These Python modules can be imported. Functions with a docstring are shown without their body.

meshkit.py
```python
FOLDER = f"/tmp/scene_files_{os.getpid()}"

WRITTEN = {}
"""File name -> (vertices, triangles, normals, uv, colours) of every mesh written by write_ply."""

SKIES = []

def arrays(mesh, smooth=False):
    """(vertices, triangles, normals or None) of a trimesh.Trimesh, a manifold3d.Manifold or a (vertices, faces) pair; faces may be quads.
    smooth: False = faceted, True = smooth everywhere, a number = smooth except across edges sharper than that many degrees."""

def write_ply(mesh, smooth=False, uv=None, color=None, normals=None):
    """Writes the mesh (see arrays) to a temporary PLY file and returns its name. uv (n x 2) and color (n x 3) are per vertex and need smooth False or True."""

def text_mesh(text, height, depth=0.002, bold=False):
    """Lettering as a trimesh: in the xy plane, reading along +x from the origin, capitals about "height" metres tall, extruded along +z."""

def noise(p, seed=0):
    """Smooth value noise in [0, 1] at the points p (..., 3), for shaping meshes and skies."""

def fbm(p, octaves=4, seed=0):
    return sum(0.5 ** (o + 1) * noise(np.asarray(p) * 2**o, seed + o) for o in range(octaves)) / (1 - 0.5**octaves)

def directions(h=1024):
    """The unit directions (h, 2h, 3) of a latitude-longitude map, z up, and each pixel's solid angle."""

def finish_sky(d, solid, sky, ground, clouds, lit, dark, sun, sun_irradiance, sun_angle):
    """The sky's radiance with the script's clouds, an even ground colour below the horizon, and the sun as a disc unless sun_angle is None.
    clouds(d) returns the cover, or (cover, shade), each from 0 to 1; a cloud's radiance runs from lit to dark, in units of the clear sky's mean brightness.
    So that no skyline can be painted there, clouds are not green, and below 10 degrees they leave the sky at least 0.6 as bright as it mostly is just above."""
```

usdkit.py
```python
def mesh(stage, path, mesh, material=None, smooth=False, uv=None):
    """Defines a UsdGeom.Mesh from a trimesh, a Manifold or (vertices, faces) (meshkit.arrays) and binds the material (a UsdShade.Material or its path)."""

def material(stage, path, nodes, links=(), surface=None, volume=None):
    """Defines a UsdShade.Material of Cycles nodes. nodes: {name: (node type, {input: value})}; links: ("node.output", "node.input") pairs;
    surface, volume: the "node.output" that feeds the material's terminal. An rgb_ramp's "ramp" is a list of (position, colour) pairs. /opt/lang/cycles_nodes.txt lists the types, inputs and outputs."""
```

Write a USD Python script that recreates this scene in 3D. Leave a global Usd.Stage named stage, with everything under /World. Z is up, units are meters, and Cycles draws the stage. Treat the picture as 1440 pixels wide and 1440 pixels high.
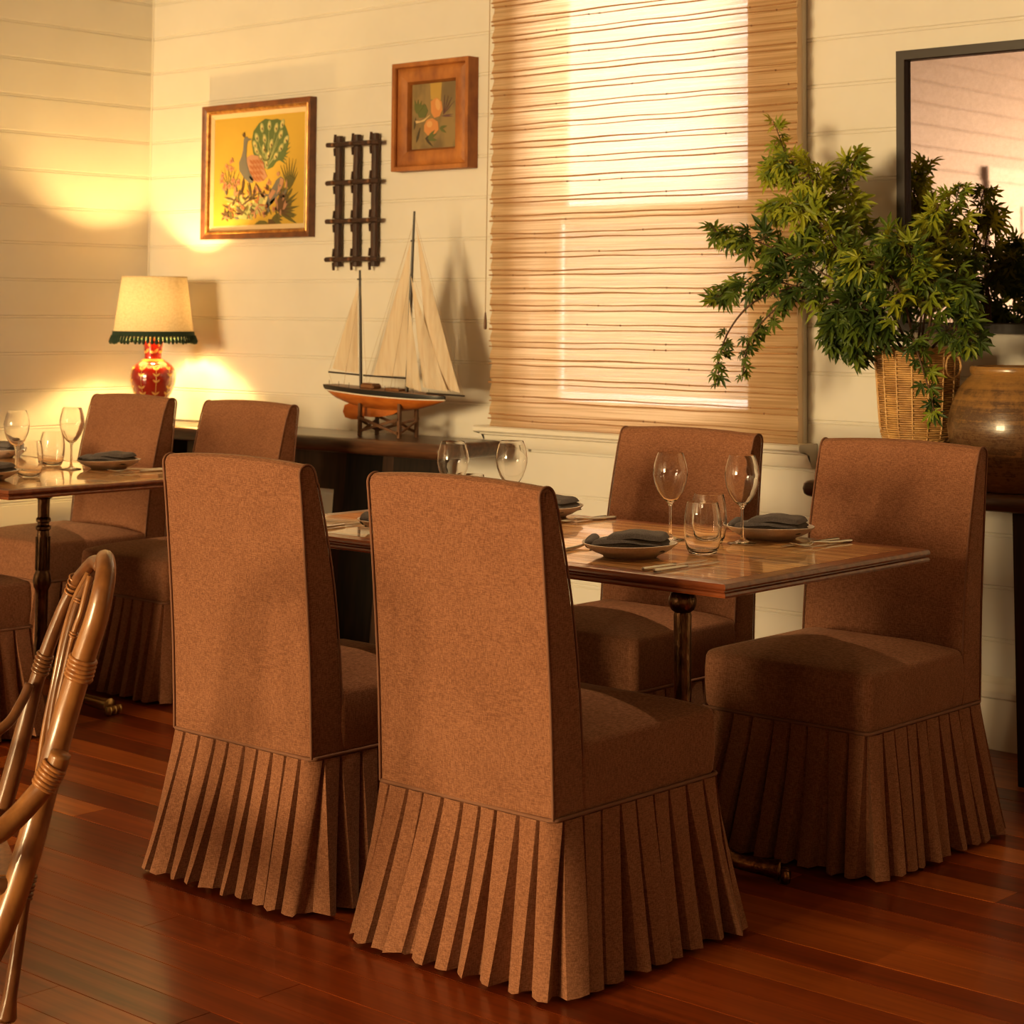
import math, random
import numpy as np, trimesh, manifold3d as m3d
from shapely.geometry import Polygon, Point, LineString, box as sbox
from shapely.ops import unary_union
from shapely import affinity
import usdkit, meshkit
from pxr import Usd, UsdGeom, UsdLux, UsdShade, Gf, Sdf, Vt

stage = Usd.Stage.CreateInMemory()
UsdGeom.SetStageUpAxis(stage, 'Z'); UsdGeom.SetStageMetersPerUnit(stage, 1.0)
W = UsdGeom.Xform.Define(stage, '/World'); stage.SetDefaultPrim(W.GetPrim())
UsdGeom.Scope.Define(stage, '/World/Looks')
PI = math.pi
R_ = random.Random(11)

# ------------------------------------------------------------------ camera
YAW, PITCH, ROLL, FPX, PY = 0.72757418, 0.06293609, 0.0076562, 2692.52, 269.174
def cam_axes():
    c, s = math.cos(YAW), math.sin(YAW)
    f = np.array([-s, c, 0]); r = np.array([c, s, 0]); u = np.array([0, 0, 1.])
    f2 = f*math.cos(PITCH) + u*math.sin(PITCH); u2 = u*math.cos(PITCH) - f*math.sin(PITCH)
    return r*math.cos(ROLL)+u2*math.sin(ROLL), u2*math.cos(ROLL)-r*math.sin(ROLL), f2
CR, CU, CF = cam_axes()
cam = UsdGeom.Camera.Define(stage, '/World/camera')
cm = Gf.Matrix4d(*CR, 0, *CU, 0, *(-CF), 0, 0, 0, 1.3, 1)
cam.AddTransformOp().Set(cm)
cam.CreateHorizontalApertureAttr(36.0); cam.CreateVerticalApertureAttr(36.0)
cam.CreateFocalLengthAttr(FPX/1440*36.0)
cam.CreateVerticalApertureOffsetAttr(-(720-PY)/1440*36.0)
cam.CreateClippingRangeAttr((0.05, 200.0))
cam.CreateFStopAttr(8.0); cam.CreateFocusDistanceAttr(4.3)
cam.CreateExposureAttr(0.0)

# ------------------------------------------------------------------ light: sky, the front windows
def rgb(h):                                        # sRGB 0-255 -> linear
    c = np.array(h, float)/255
    return tuple(float(x) for x in np.where(c <= .04045, c/12.92, ((c+.055)/1.055)**2.4))
SKY_STRENGTH = 2.6
SKY_COL = (1.0, .90, .80)
KEY_COL = (1.0, .71, .32)
KEY = 89.0
LAMP_COL = (1.0, .62, .20); LAMP = 2100.0
DOWN_COL = (1.0, .72, .40); DOWN = 200.0; SPOT = 5200.0; LEFTDOWN = 3600.0
dome = UsdLux.DomeLight.Define(stage, '/World/sky'); dome.CreateIntensityAttr(SKY_STRENGTH); dome.CreateColorAttr(SKY_COL)
FRONT_WINDOWS = [(-5.00, .85, 2.2, 2.2), (-3.90, .85, 2.2, 2.2), (-2.80, .85, 2.2, 2.2)]          # centre x, width, centre z, height in the wall at y = -9
for i, (x, w, z, h) in enumerate(FRONT_WINDOWS):
    l = UsdLux.RectLight.Define(stage, f'/World/daylight_{i}')
    l.CreateWidthAttr(w); l.CreateHeightAttr(h); l.CreateIntensityAttr(KEY); l.CreateColorAttr(KEY_COL)
    l.AddTranslateOp().Set((x, -8.97, z)); l.AddRotateXOp().Set(90)

# ------------------------------------------------------------------ materials
def mat(name, nodes, links, surface): return usdkit.material(stage, '/World/Looks/'+name, nodes, links, surface=surface)
def plain(name, col, rough=.5, **kw):
    return mat(name, {'p': ('principled_bsdf', {'base_color': col, 'roughness': rough, **kw})}, [], 'p.BSDF')
def mottled(name, c1, c2, scale=(10,10,10), nscale=1.0, rough=.5, detail=4, lo=.35, hi=.65, bump=0, bscale=None, coord='texture_coordinate.object', **kw):
    src, out = coord.split('.')
    nodes = {'tc': (src, {}), 'mp': ('mapping', {'scale': scale}), 'n': ('noise_texture', {'scale': nscale, 'detail': float(detail), 'roughness': .6}),
             'r': ('rgb_ramp', {'ramp': [(0, c1), (lo, c1), (hi, c2), (1, c2)]}), 'p': ('principled_bsdf', {'roughness': rough, **kw})}
    links = [(f'tc.{out}', 'mp.vector'), ('mp.vector', 'n.vector'), ('n.fac', 'r.fac'), ('r.color', 'p.base_color')]
    if bump:
        nodes['mp2'] = ('mapping', {'scale': bscale or scale}); nodes['n2'] = ('noise_texture', {'scale': 1.0, 'detail': 2.0})
        nodes['b'] = ('bump', {'strength': bump, 'distance': .002})
        links += [(f'tc.{out}', 'mp2.vector'), ('mp2.vector', 'n2.vector'), ('n2.fac', 'b.height'), ('b.normal', 'p.normal')]
    return mat(name, nodes, links, 'p.BSDF')

MT = {}
MT['wall'] = mottled('wall_paint', (.69,.65,.58), (.655,.615,.545), (3,3,3), rough=.45, bump=.08, bscale=(60,60,60))
MT['trim'] = plain('trim_paint', (.74,.69,.60), .4)
MT['dark_wall'] = plain('far_wall_paint', (.16,.12,.09), .7)
MT['ceiling'] = plain('ceiling_paint', (.30,.25,.20), .7)
FLOOR_TONES = [((.27,.045,.006),(.15,.022,.003)), ((.40,.088,.012),(.25,.048,.006)), ((.19,.028,.004),(.105,.014,.002)), ((.52,.135,.020),(.34,.075,.010)), ((.31,.054,.007),(.18,.028,.004))]
for k, (a, b) in enumerate(FLOOR_TONES):
    MT[f'floor{k}'] = mottled(f'floor_wood_{k}', a, b, (1.6, 34, 20), rough=.28, detail=6, bump=.05, bscale=(4,160,60), coat_weight=.12, coat_roughness=.18, specular_ior_level=.35)
# woven upholstery: slubby threads both ways
def fabric(name, c1, c2, rough=.85):
    nodes = {'tc': ('texture_coordinate', {}), 'm1': ('mapping', {'scale': (700, 700, 100)}), 'm2': ('mapping', {'scale': (100, 100, 700)}),
        'n1': ('noise_texture', {'scale': 1., 'detail': 2.}), 'n2': ('noise_texture', {'scale': 1., 'detail': 2.}),
        'n3': ('noise_texture', {'scale': 9., 'detail': 3.}),
        'a': ('math', {'math_type': 'add'}), 'h': ('math', {'math_type': 'multiply', 'value2': .5}),
        'a2': ('math', {'math_type': 'multiply_add', 'value2': .10, 'value3': -.05}), 'a3': ('math', {'math_type': 'add'}),
        'r': ('rgb_ramp', {'ramp': [(0, c1), (.40, c1), (.60, c2), (1, c2)]}), 'b': ('bump', {'strength': .3, 'distance': .0012}),
        'p': ('principled_bsdf', {'roughness': rough, 'sheen_weight': .12, 'sheen_roughness': .5, 'sheen_tint': (1,.75,.5), 'specular_ior_level': .2})}
    links = [('tc.object','m1.vector'),('tc.object','m2.vector'),('m1.vector','n1.vector'),('m2.vector','n2.vector'),('tc.object','n3.vector'),
        ('n1.fac','a.value1'),('n2.fac','a.value2'),('a.value','h.value1'),('n3.fac','a2.value1'),('h.value','a3.value1'),('a2.value','a3.value2'),
        ('a3.value','r.fac'),('r.color','p.base_color'),('h.value','b.height'),('b.normal','p.normal')]
    return mat(name, nodes, links, 'p.BSDF')
MT['fabric'] = fabric('brown_upholstery', (.168,.062,.028), (.310,.132,.068))
MT['piping'] = plain('piping_cord', (.20,.082,.042), .8)
MT['napkin'] = mottled('charcoal_linen', (.065,.051,.044), (.11,.088,.076), (300,300,300), rough=.9)
MT['table_rim'] = mottled('mahogany', (.24,.060,.016), (.15,.034,.010), (6,50,50), rough=.22, coat_weight=.3, coat_roughness=.2)
TT = [((.80,.42,.13),(.36,.135,.030)), ((.68,.32,.085),(.26,.090,.020)), ((.86,.50,.18),(.50,.22,.055))]
for k, (a, b) in enumerate(TT):
    MT[f'veneer{k}'] = mottled(f'striped_veneer_{k}', a, b, (1.6, 34, 60), rough=.30, detail=6, lo=.42, hi=.58, coat_weight=1.0, coat_roughness=.035)
MT['bronze'] = mottled('hammered_bronze', (.24,.135,.07), (.09,.05,.028), (60,60,25), rough=.28, bump=.9, bscale=(170,170,60), metallic=1.0)
MT['bronze_smooth'] = plain('dark_bronze', (.09,.052,.030), .30, metallic=1.0)
MT['foot_bronze'] = mottled('foot_bronze', (.36,.17,.07), (.14,.06,.025), (70,70,70), rough=.3, bump=.6, bscale=(150,150,150), metallic=1.0)
MT['brass'] = plain('aged_brass', (.45,.29,.11), .32, metallic=1.0)
MT['dark_wood'] = mottled('dark_walnut', (.120,.048,.020), (.050,.020,.010), (4,45,45), rough=.30, coat_weight=.3, coat_roughness=.2)
MT['dark_wood_v'] = mottled('dark_walnut_leg', (.045,.018,.008), (.014,.006,.003), (45,45,4), rough=.5, specular_ior_level=.3)
MT['twig'] = mottled('dark_twig', (.055,.020,.010), (.022,.008,.005), (60,60,18), rough=.6, bump=.6, bscale=(220,220,60))
MT['tan_wood'] = mottled('suede_tan_wood', (.46,.165,.030), (.20,.055,.010), (11,11,6), rough=.6, detail=5, lo=.3, hi=.7)
MT['gilt'] = mottled('gilt_frame', (.50,.25,.06), (.26,.10,.025), (40,40,40), rough=.35, metallic=.6)
MT['frame_brown'] = mottled('frame_brown', (.18,.055,.015), (.09,.025,.008), (20,20,20), rough=.35)
MT['frame_black'] = plain('frame_black', (.018,.010,.008), .4)
MT['linen'] = mottled('linen_mat', (.62,.46,.27), (.56,.41,.23), (500,500,500), rough=.9)
MT['yellow_canvas'] = mottled('mustard_canvas', (.52,.34,.045), (.44,.27,.03), (420,420,420), rough=.9)
MT['mirror'] = mottled('rose_tinted_mirror', (.41,.335,.375), (.37,.30,.335), (90,90,90), rough=.02, detail=6, metallic=1.0)
MT['reed'] = mottled('bamboo_reed', (.46,.235,.09), (.28,.13,.044), (14,300,300), rough=.6)
MT['reed_node'] = plain('bamboo_node', (.20,.09,.036), .6)
MT['cane'] = mottled('rattan_cane', (.33,.135,.036), (.17,.058,.015), (16,16,9), rough=.35, coat_weight=.5, coat_roughness=.08)
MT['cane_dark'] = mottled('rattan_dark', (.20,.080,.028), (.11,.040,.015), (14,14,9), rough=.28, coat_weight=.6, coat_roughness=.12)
MT['cane_wrap'] = mottled('rattan_binding', (.42,.17,.05), (.26,.095,.028), (70,70,70), rough=.35, coat_weight=.3)
MT['wicker'] = mottled('wicker_strand', (.62,.35,.12), (.36,.175,.055), (22,22,26), rough=.5)
MT['wicker_light'] = mottled('wicker_stake', (.66,.40,.16), (.48,.26,.09), (30,30,10), rough=.5)
MT['ceramic'] = mottled('speckled_plate', (.60,.50,.40), (.52,.42,.33), (200,200,200), rough=.35)
MT['steel'] = plain('brushed_steel', (.60,.56,.50), .22, metallic=1.0)
MT['red_glaze'] = plain('oxblood_glaze', (.26,.012,.006), .12, coat_weight=1.0, coat_roughness=.05)
MT['gold_leaf'] = plain('gold_paint', (.75,.48,.14), .35, metallic=.5)
MT['green_trim'] = mottled('dark_green_braid', (.012,.030,.016), (.022,.048,.026), (300,300,300), rough=.9)
MT['black_paint'] = plain('black_hull_paint', (.012,.011,.010), .35)
MT['white_paint'] = plain('white_stripe_paint', (.75,.68,.58), .4)
MT['orange_hull'] = mottled('varnished_orange_hull', (.55,.155,.022), (.40,.095,.014), (12,30,40), rough=.25, coat_weight=.6)
MT['deck_wood'] = mottled('deck_wood', (.24,.10,.035), (.15,.055,.02), (10,80,80), rough=.4)
MT['mast'] = plain('mast_black_brown', (.022,.014,.010), .4)
MT['stand_wood'] = mottled('stand_wood', (.17,.075,.032), (.095,.038,.016), (40,40,14), rough=.5)
MT['thread'] = plain('rigging_thread', (.40,.27,.14), .8)
MT['cord_black'] = plain('black_cord', (.02,.014,.01), .5)
MT['crate'] = mottled('crate_wood', (.10,.05,.025), (.05,.022,.012), (4,40,40), rough=.6)
MT['stem'] = plain('branch_bark', (.085,.040,.018), .7)
MT['soil'] = plain('wet_foam', (.03,.03,.015), .9)
def sailcloth():
    nodes = {'tc': ('texture_coordinate', {}), 'mp': ('mapping', {'scale': (60,60,4)}), 'n': ('noise_texture', {'scale': 1., 'detail': 3.}),
        'r': ('rgb_ramp', {'ramp': [(0,(.80,.68,.52)),(.4,(.84,.73,.57)),(.7,(.74,.60,.43)),(1,(.74,.60,.43))]}),
        'd': ('diffuse_bsdf', {}), 't': ('translucent_bsdf', {}), 'x': ('mix_closure', {'fac': .35})}
    return mat('sailcloth', nodes, [('tc.object','mp.vector'),('mp.vector','n.vector'),('n.fac','r.fac'),('r.color','d.color'),('r.color','t.color'),('d.BSDF','x.closure1'),('t.BSDF','x.closure2')], 'x.closure')
MT['sail'] = sailcloth()
def leafmat(name, c, tr):
    nodes = {'p': ('principled_bsdf', {'base_color': c, 'roughness': .5, 'specular_ior_level': .35}), 't': ('translucent_bsdf', {'color': tr}), 'x': ('mix_closure', {'fac': .32})}
    return mat(name, nodes, [('p.BSDF','x.closure1'),('t.BSDF','x.closure2')], 'x.closure')
LEAF = [leafmat('leaf_lime', (.33,.36,.022), (.50,.48,.02)), leafmat('leaf_yellow_green', (.22,.275,.020), (.34,.38,.02)),
        leafmat('leaf_mid_green', (.095,.145,.014), (.16,.21,.012)), leafmat('leaf_deep_green', (.040,.072,.010), (.07,.11,.010))]
def shade_mat():
    nodes = {'tc': ('texture_coordinate', {}), 'm1': ('mapping', {'scale': (500,500,60)}), 'm2': ('mapping', {'scale': (60,60,500)}), 'n1': ('noise_texture', {'scale': 1.}), 'n2': ('noise_texture', {'scale': 1.}),
        'a': ('math', {'math_type': 'add'}), 'h': ('math', {'math_type': 'multiply', 'value2': .5}), 'r': ('rgb_ramp', {'ramp': [(0,(.66,.50,.30)),(.4,(.66,.50,.30)),(.6,(.80,.64,.42)),(1,(.80,.64,.42))]}),
        'd': ('diffuse_bsdf', {}), 't': ('translucent_bsdf', {}), 'x': ('mix_closure', {'fac': .016})}
    return mat('lampshade_linen', nodes, [('tc.object','m1.vector'),('tc.object','m2.vector'),('m1.vector','n1.vector'),('m2.vector','n2.vector'),('n1.fac','a.value1'),('n2.fac','a.value2'),('a.value','h.value1'),
        ('h.value','r.fac'),('r.color','d.color'),('r.color','t.color'),('d.BSDF','x.closure1'),('t.BSDF','x.closure2')], 'x.closure')
MT['shade'] = shade_mat()
MT['bulb'] = mat('bulb_glow', {'e': ('emission', {'color': LAMP_COL, 'strength': LAMP})}, [], 'e.emission')
MT['downlight'] = mat('downlight_glow', {'e': ('emission', {'color': DOWN_COL, 'strength': DOWN})}, [], 'e.emission')
def blind_mat():          # fine woven splints: mostly diffuse, some light through the fibres and through the tiny gaps
    nodes = {'tc': ('texture_coordinate', {}), 'm1': ('mapping', {'scale': (2.2,2.2,190)}), 'n1': ('noise_texture', {'scale': 1., 'detail': 2.}),
        'm2': ('mapping', {'scale': (160,3,3)}), 'w': ('wave_texture', {'wave_type': 'bands', 'bands_direction': 'x', 'scale': 26.}),
        'r': ('rgb_ramp', {'ramp': [(0,(.48,.30,.15)),(.38,(.54,.35,.18)),(.62,(.73,.53,.32)),(1,(.73,.53,.32))]}),
        'gap': ('rgb_ramp', {'ramp': [(0,(.15,.15,.15)),(.35,(.12,.12,.12)),(.5,(.05,.05,.05)),(1,(.03,.03,.03))]}),
        'd': ('diffuse_bsdf', {}), 't': ('translucent_bsdf', {}), 'x': ('mix_closure', {'fac': .55}), 'tr': ('transparent_bsdf', {'color': (1,.97,.94)}), 'y': ('mix_closure', {})}
    return mat('woven_splint', nodes, [('tc.object','m1.vector'),('m1.vector','n1.vector'),('n1.fac','r.fac'),('n1.fac','gap.fac'),('r.color','d.color'),('r.color','t.color'),
        ('d.BSDF','x.closure1'),('t.BSDF','x.closure2'),('x.closure','y.closure1'),('tr.BSDF','y.closure2'),('gap.color','y.fac')], 'y.closure')
MT['blind'] = blind_mat()
MT['pane'] = mat('window_pane', {'f': ('fresnel', {'IOR': 1.45}), 't': ('transparent_bsdf', {'color': (.96,.96,.96)}), 'g': ('glossy_bsdf', {'roughness': .02, 'color': (1,1,1)}), 'x': ('mix_closure', {})},
    [('f.fac','x.fac'),('t.BSDF','x.closure1'),('g.BSDF','x.closure2')], 'x.closure')
MT['film'] = mat('frosted_film', {'t': ('translucent_bsdf', {'color': (.90,.87,.82)}), 'd': ('diffuse_bsdf', {'color': (.6,.55,.48)}), 'x': ('mix_closure', {'fac': .10})}, [('t.BSDF','x.closure1'),('d.BSDF','x.closure2')], 'x.closure')
MT['glass'] = plain('clear_glass', (1,.985,.97), .0, transmission_weight=1.0, ior=1.45)
def jar_mat():
    nodes = {'tc': ('texture_coordinate', {}), 'mp': ('mapping', {'scale': (1.5,1.5,60)}), 'n': ('noise_texture', {'scale': 1., 'detail': 6., 'roughness': .7}),
        'sx': ('separate_xyz', {}), 'ad': ('math', {'math_type': 'multiply_add', 'value2': .75, 'value3': -.22}), 'z': ('math', {'math_type': 'multiply_add', 'value2': 1.9, 'value3': .02}), 'a': ('math', {'math_type': 'add'}),
        'r': ('rgb_ramp', {'ramp': [(0,(.26,.115,.036)),(.18,(.15,.060,.022)),(.30,(.20,.095,.034)),(.40,(.075,.034,.016)),(.48,(.15,.080,.036)),(.56,(.085,.042,.020)),(.68,(.20,.100,.032)),(.84,(.30,.150,.042)),(1,(.22,.100,.030))]}),
        's1': ('noise_texture', {'scale': 34., 'detail': 4., 'roughness': .7}), 'sm': ('math', {'math_type': 'multiply_add', 'value2': .55, 'value3': -.275}), 'a4': ('math', {'math_type': 'add'}),
        'b': ('bump', {'strength': .3, 'distance': .004}), 'p': ('principled_bsdf', {'roughness': .26, 'coat_weight': .4, 'coat_roughness': .1})}
    return mat('stoneware_glaze', nodes, [('tc.object','mp.vector'),('mp.vector','n.vector'),('tc.object','sx.vector'),('sx.z','z.value1'),('n.fac','ad.value1'),('ad.value','a.value1'),('z.value','a.value2'),
        ('tc.object','s1.vector'),('s1.fac','sm.value1'),('a.value','a4.value1'),('sm.value','a4.value2'),('a4.value','r.fac'),('r.color','p.base_color'),('n.fac','b.height'),('b.normal','p.normal')], 'p.BSDF')
MT['jar'] = jar_mat()

# ------------------------------------------------------------------ helpers: prims
def numbered(parent, name):
    base, k = f'{parent}/{name}', 0
    p = base
    while stage.GetPrimAtPath(p):
        k += 1; p = f'{base}_{k:03d}'
    return p
def tagp(prim, label=None, cat=None, group=None, kind=None):
    for k, v in (('label', label), ('category', cat), ('group', group), ('kind', kind)):
        if v: prim.SetCustomDataByKey(k, v)
    return prim
def thing(name, label=None, cat=None, loc=(0,0,0), rotz=0., group=None, kind=None):
    x = UsdGeom.Xform.Define(stage, numbered('/World', name))
    x.AddTranslateOp().Set(tuple(map(float, loc)))
    if rotz: x.AddRotateZOp().Set(float(rotz))
    return tagp(x.GetPrim(), label, cat, group, kind)
def part(parent, name, mesh, m, smooth=35, label=None, kind=None):
    base = str(parent.GetPath()) if parent is not None else '/World'
    g = usdkit.mesh(stage, numbered(base, name), mesh, MT[m] if isinstance(m, str) else m, smooth=smooth)
    return tagp(g.GetPrim(), label=label, kind=kind)
def copy_of(src, loc, rotz=0., label=None, group=None):
    name = src.GetName()
    if name[-4:-3] == '_' and name[-3:].isdigit(): name = name[:-4]
    cd = src.GetCustomData()
    r = thing(name, label or cd.get('label'), cd.get('category'), loc, rotz, group or cd.get('group'))
    r.GetReferences().AddInternalReference(src.GetPath())
    r.SetInstanceable(True)
    return r

# ------------------------------------------------------------------ helpers: meshes
cat_ = trimesh.util.concatenate
def tm(v, f): return trimesh.Trimesh(np.asarray(v, float), np.asarray(f, int), process=False)
def loft(rings, closed=True, caps=(True, True)):
    rings = [np.asarray(r, float) for r in rings]; n = len(rings[0]); v = np.vstack(rings); f = []
    m = n if closed else n-1
    i = np.arange(m); j = (i+1) % n
    for k in range(len(rings)-1):
        a, b = k*n, (k+1)*n
        f.append(np.stack([a+i, a+j, b+j], 1)); f.append(np.stack([a+i, b+j, b+i], 1))
    f = [np.vstack(f)]
    for end, k in ((0, 0), (1, len(rings)-1)):
        if caps[end] and closed:
            c = len(v); v = np.vstack([v, rings[k].mean(0)]); a = k*n
            f.append(np.stack([a+j, a+i, np.full(m, c)], 1) if end == 0 else np.stack([a+i, a+j, np.full(m, c)], 1))
    return tm(v, np.vstack(f))
def lathe(profile, n=48, centre=(0,0,0)):
    p = np.asarray(profile, float); a = np.linspace(0, 2*PI, n, endpoint=False)
    rings = [np.stack([r*np.cos(a), r*np.sin(a), np.full(n, z)], 1) + np.array(centre) for r, z in p]
    return loft(rings, caps=(True, True))
def smooth_path(pts, n=6):
    p = np.asarray(pts, float)
    if len(p) < 3: return p
    e = np.vstack([2*p[0]-p[1], p, 2*p[-1]-p[-2]]); out = []
    for i in range(1, len(e)-2):
        a, b, c, d = e[i-1:i+3]
        for t in np.linspace(0, 1, n, endpoint=False):
            out.append(.5*((2*b)+(c-a)*t+(2*a-5*b+4*c-d)*t*t+(-a+3*b-3*c+d)*t**3))
    return np.vstack(out+[p[-1]])
def tube(pts, r, n=8, caps=True, closed=False):
    p = np.asarray(pts, float); m = len(p); r = np.broadcast_to(np.asarray(r, float), (m,)) if np.ndim(r) == 0 or len(r) == m else np.interp(np.linspace(0,1,m), np.linspace(0,1,len(r)), r)
    t = np.gradient(p, axis=0) if not closed else np.roll(p,-1,0)-np.roll(p,1,0)
    t /= np.maximum(np.linalg.norm(t, axis=1, keepdims=True), 1e-9)
    u = np.cross(t[0], [0,0,1.]);
    if np.linalg.norm(u) < 1e-3: u = np.cross(t[0], [1.,0,0])
    u /= np.linalg.norm(u); rings = []
    a = np.linspace(0, 2*PI, n, endpoint=False)
    for k in range(m):
        u = u - t[k]*(u@t[k]); u /= np.linalg.norm(u); w = np.cross(t[k], u)
        rings.append(p[k] + r[k]*(np.cos(a)[:,None]*u + np.sin(a)[:,None]*w))
    if closed: return loft(rings+[rings[0]], caps=(False, False))
    return loft(rings, caps=(caps, caps))
def bar(a, b, r, n=8): return tube([a, b], r, n)
def bx(x0, x1, y0, y1, z0, z1, c=0.0):           # box, edges chamfered by c
    if c <= 0:
        m = trimesh.creation.box([x1-x0, y1-y0, z1-z0]); m.apply_translation([(x0+x1)/2, (y0+y1)/2, (z0+z1)/2]); return m
    pts = []
    for sx in (0,1):
        for sy in (0,1):
            for sz in (0,1):
                q = np.array([x0,y0,z0]) + np.array([sx*(x1-x0), sy*(y1-y0), sz*(z1-z0)]); s = np.array([1-2*sx, 1-2*sy, 1-2*sz])*c
                for k in range(3):
                    d = s.copy(); d[k] = 0; pts.append(q+d)
    h = trimesh.convex.convex_hull(np.array(pts)); return h
def rounded_rect(hx, hy, r, n=5):
    out = []
    for cx, cy, a0 in ((hx-r,hy-r,0),(-hx+r,hy-r,90),(-hx+r,-hy+r,180),(hx-r,-hy+r,270)):
        for a in np.radians(np.linspace(a0, a0+90, n)): out.append((cx+r*math.cos(a), cy+r*math.sin(a)))
    return np.array(out)
def prism(poly, y0, y1):                          # polygon in (x,z) extruded along y
    gs = getattr(poly, 'geoms', [poly]); ms = []
    for g in gs:
        if g.area < 1e-9: continue
        m = trimesh.creation.extrude_polygon(g, abs(y1-y0), engine='earcut')
        v = m.vertices.copy(); m.vertices = np.stack([v[:,0], max(y0,y1)-v[:,2], v[:,1]], 1); ms.append(m)
    m = cat_(ms)
    if m.volume < 0: m.invert()
    return m
def xform(m, rotz=0, loc=(0,0,0), rotx=0, roty=0):
    m = m.copy(); T = trimesh.transformations
    m.apply_transform(T.translation_matrix(loc) @ T.rotation_matrix(rotz,[0,0,1]) @ T.rotation_matrix(roty,[0,1,0]) @ T.rotation_matrix(rotx,[1,0,0])); return m

# ------------------------------------------------------------------ the room
YB, XL, XR, YF, ZC = 5.35, -6.95, 2.6, -9.0, 3.40
BH, BZ0 = .1568, 1.257 - .1568*7                  # board height, lowest joint
WX0, WX1, WZ0, WZ1 = -4.645, -3.680, .930, 2.62      # window opening in the back wall
# floor: planks along x
PW = .107
floor = thing('floor', 'dark reddish brown polished timber plank floor', 'floor', kind='structure')
fl_rest, rr = [], random.Random(5)
known = {0: [-3.32], -1: [-2.82, -4.3], 1: [-4.05, -2.2], -3: [-2.83, -4.6]}
n_pl = 0
for k in range(-110, 28):
    y0 = 2.570 + PW*k
    if y0 + PW < YF or y0 > YB: continue
    ya, yb = max(y0, YF), min(y0+PW, YB)
    cuts = sorted(known.get(k, []) + [-6.95]); x = cuts[-1] if k in known else -6.95 - rr.uniform(0, 1.4)
    if k not in known: cuts = [-6.95]
    while x < XR:
        x += rr.uniform(1.0, 2.3); cuts.append(min(x, XR))
    cuts = [c for c in cuts if c > -6.96]
    for a, b in zip(cuts[:-1], cuts[1:]):
        if b-a < .02: continue
        pl = bx(a+.0006, b-.0006, ya+.0007, yb-.0007, -.02, rr.uniform(-.0005, 0.), .0005)
        vis = 1.2 < y0 < 5.4 and b > -7 and a < -1.2
        if vis:
            part(floor, 'plank', pl, f'floor{rr.choices(range(5), [4,3,3,1.3,4])[0]}', smooth=False); n_pl += 1
        else: fl_rest.append(pl)
part(floor, 'plank_rest', cat_(fl_rest), 'floor0', smooth=False, kind='stuff')
part(floor, 'subfloor', bx(XL-.1, XR, YF-.1, YB+.1, -.08, -.0201), 'dark_wood', smooth=False)

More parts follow.
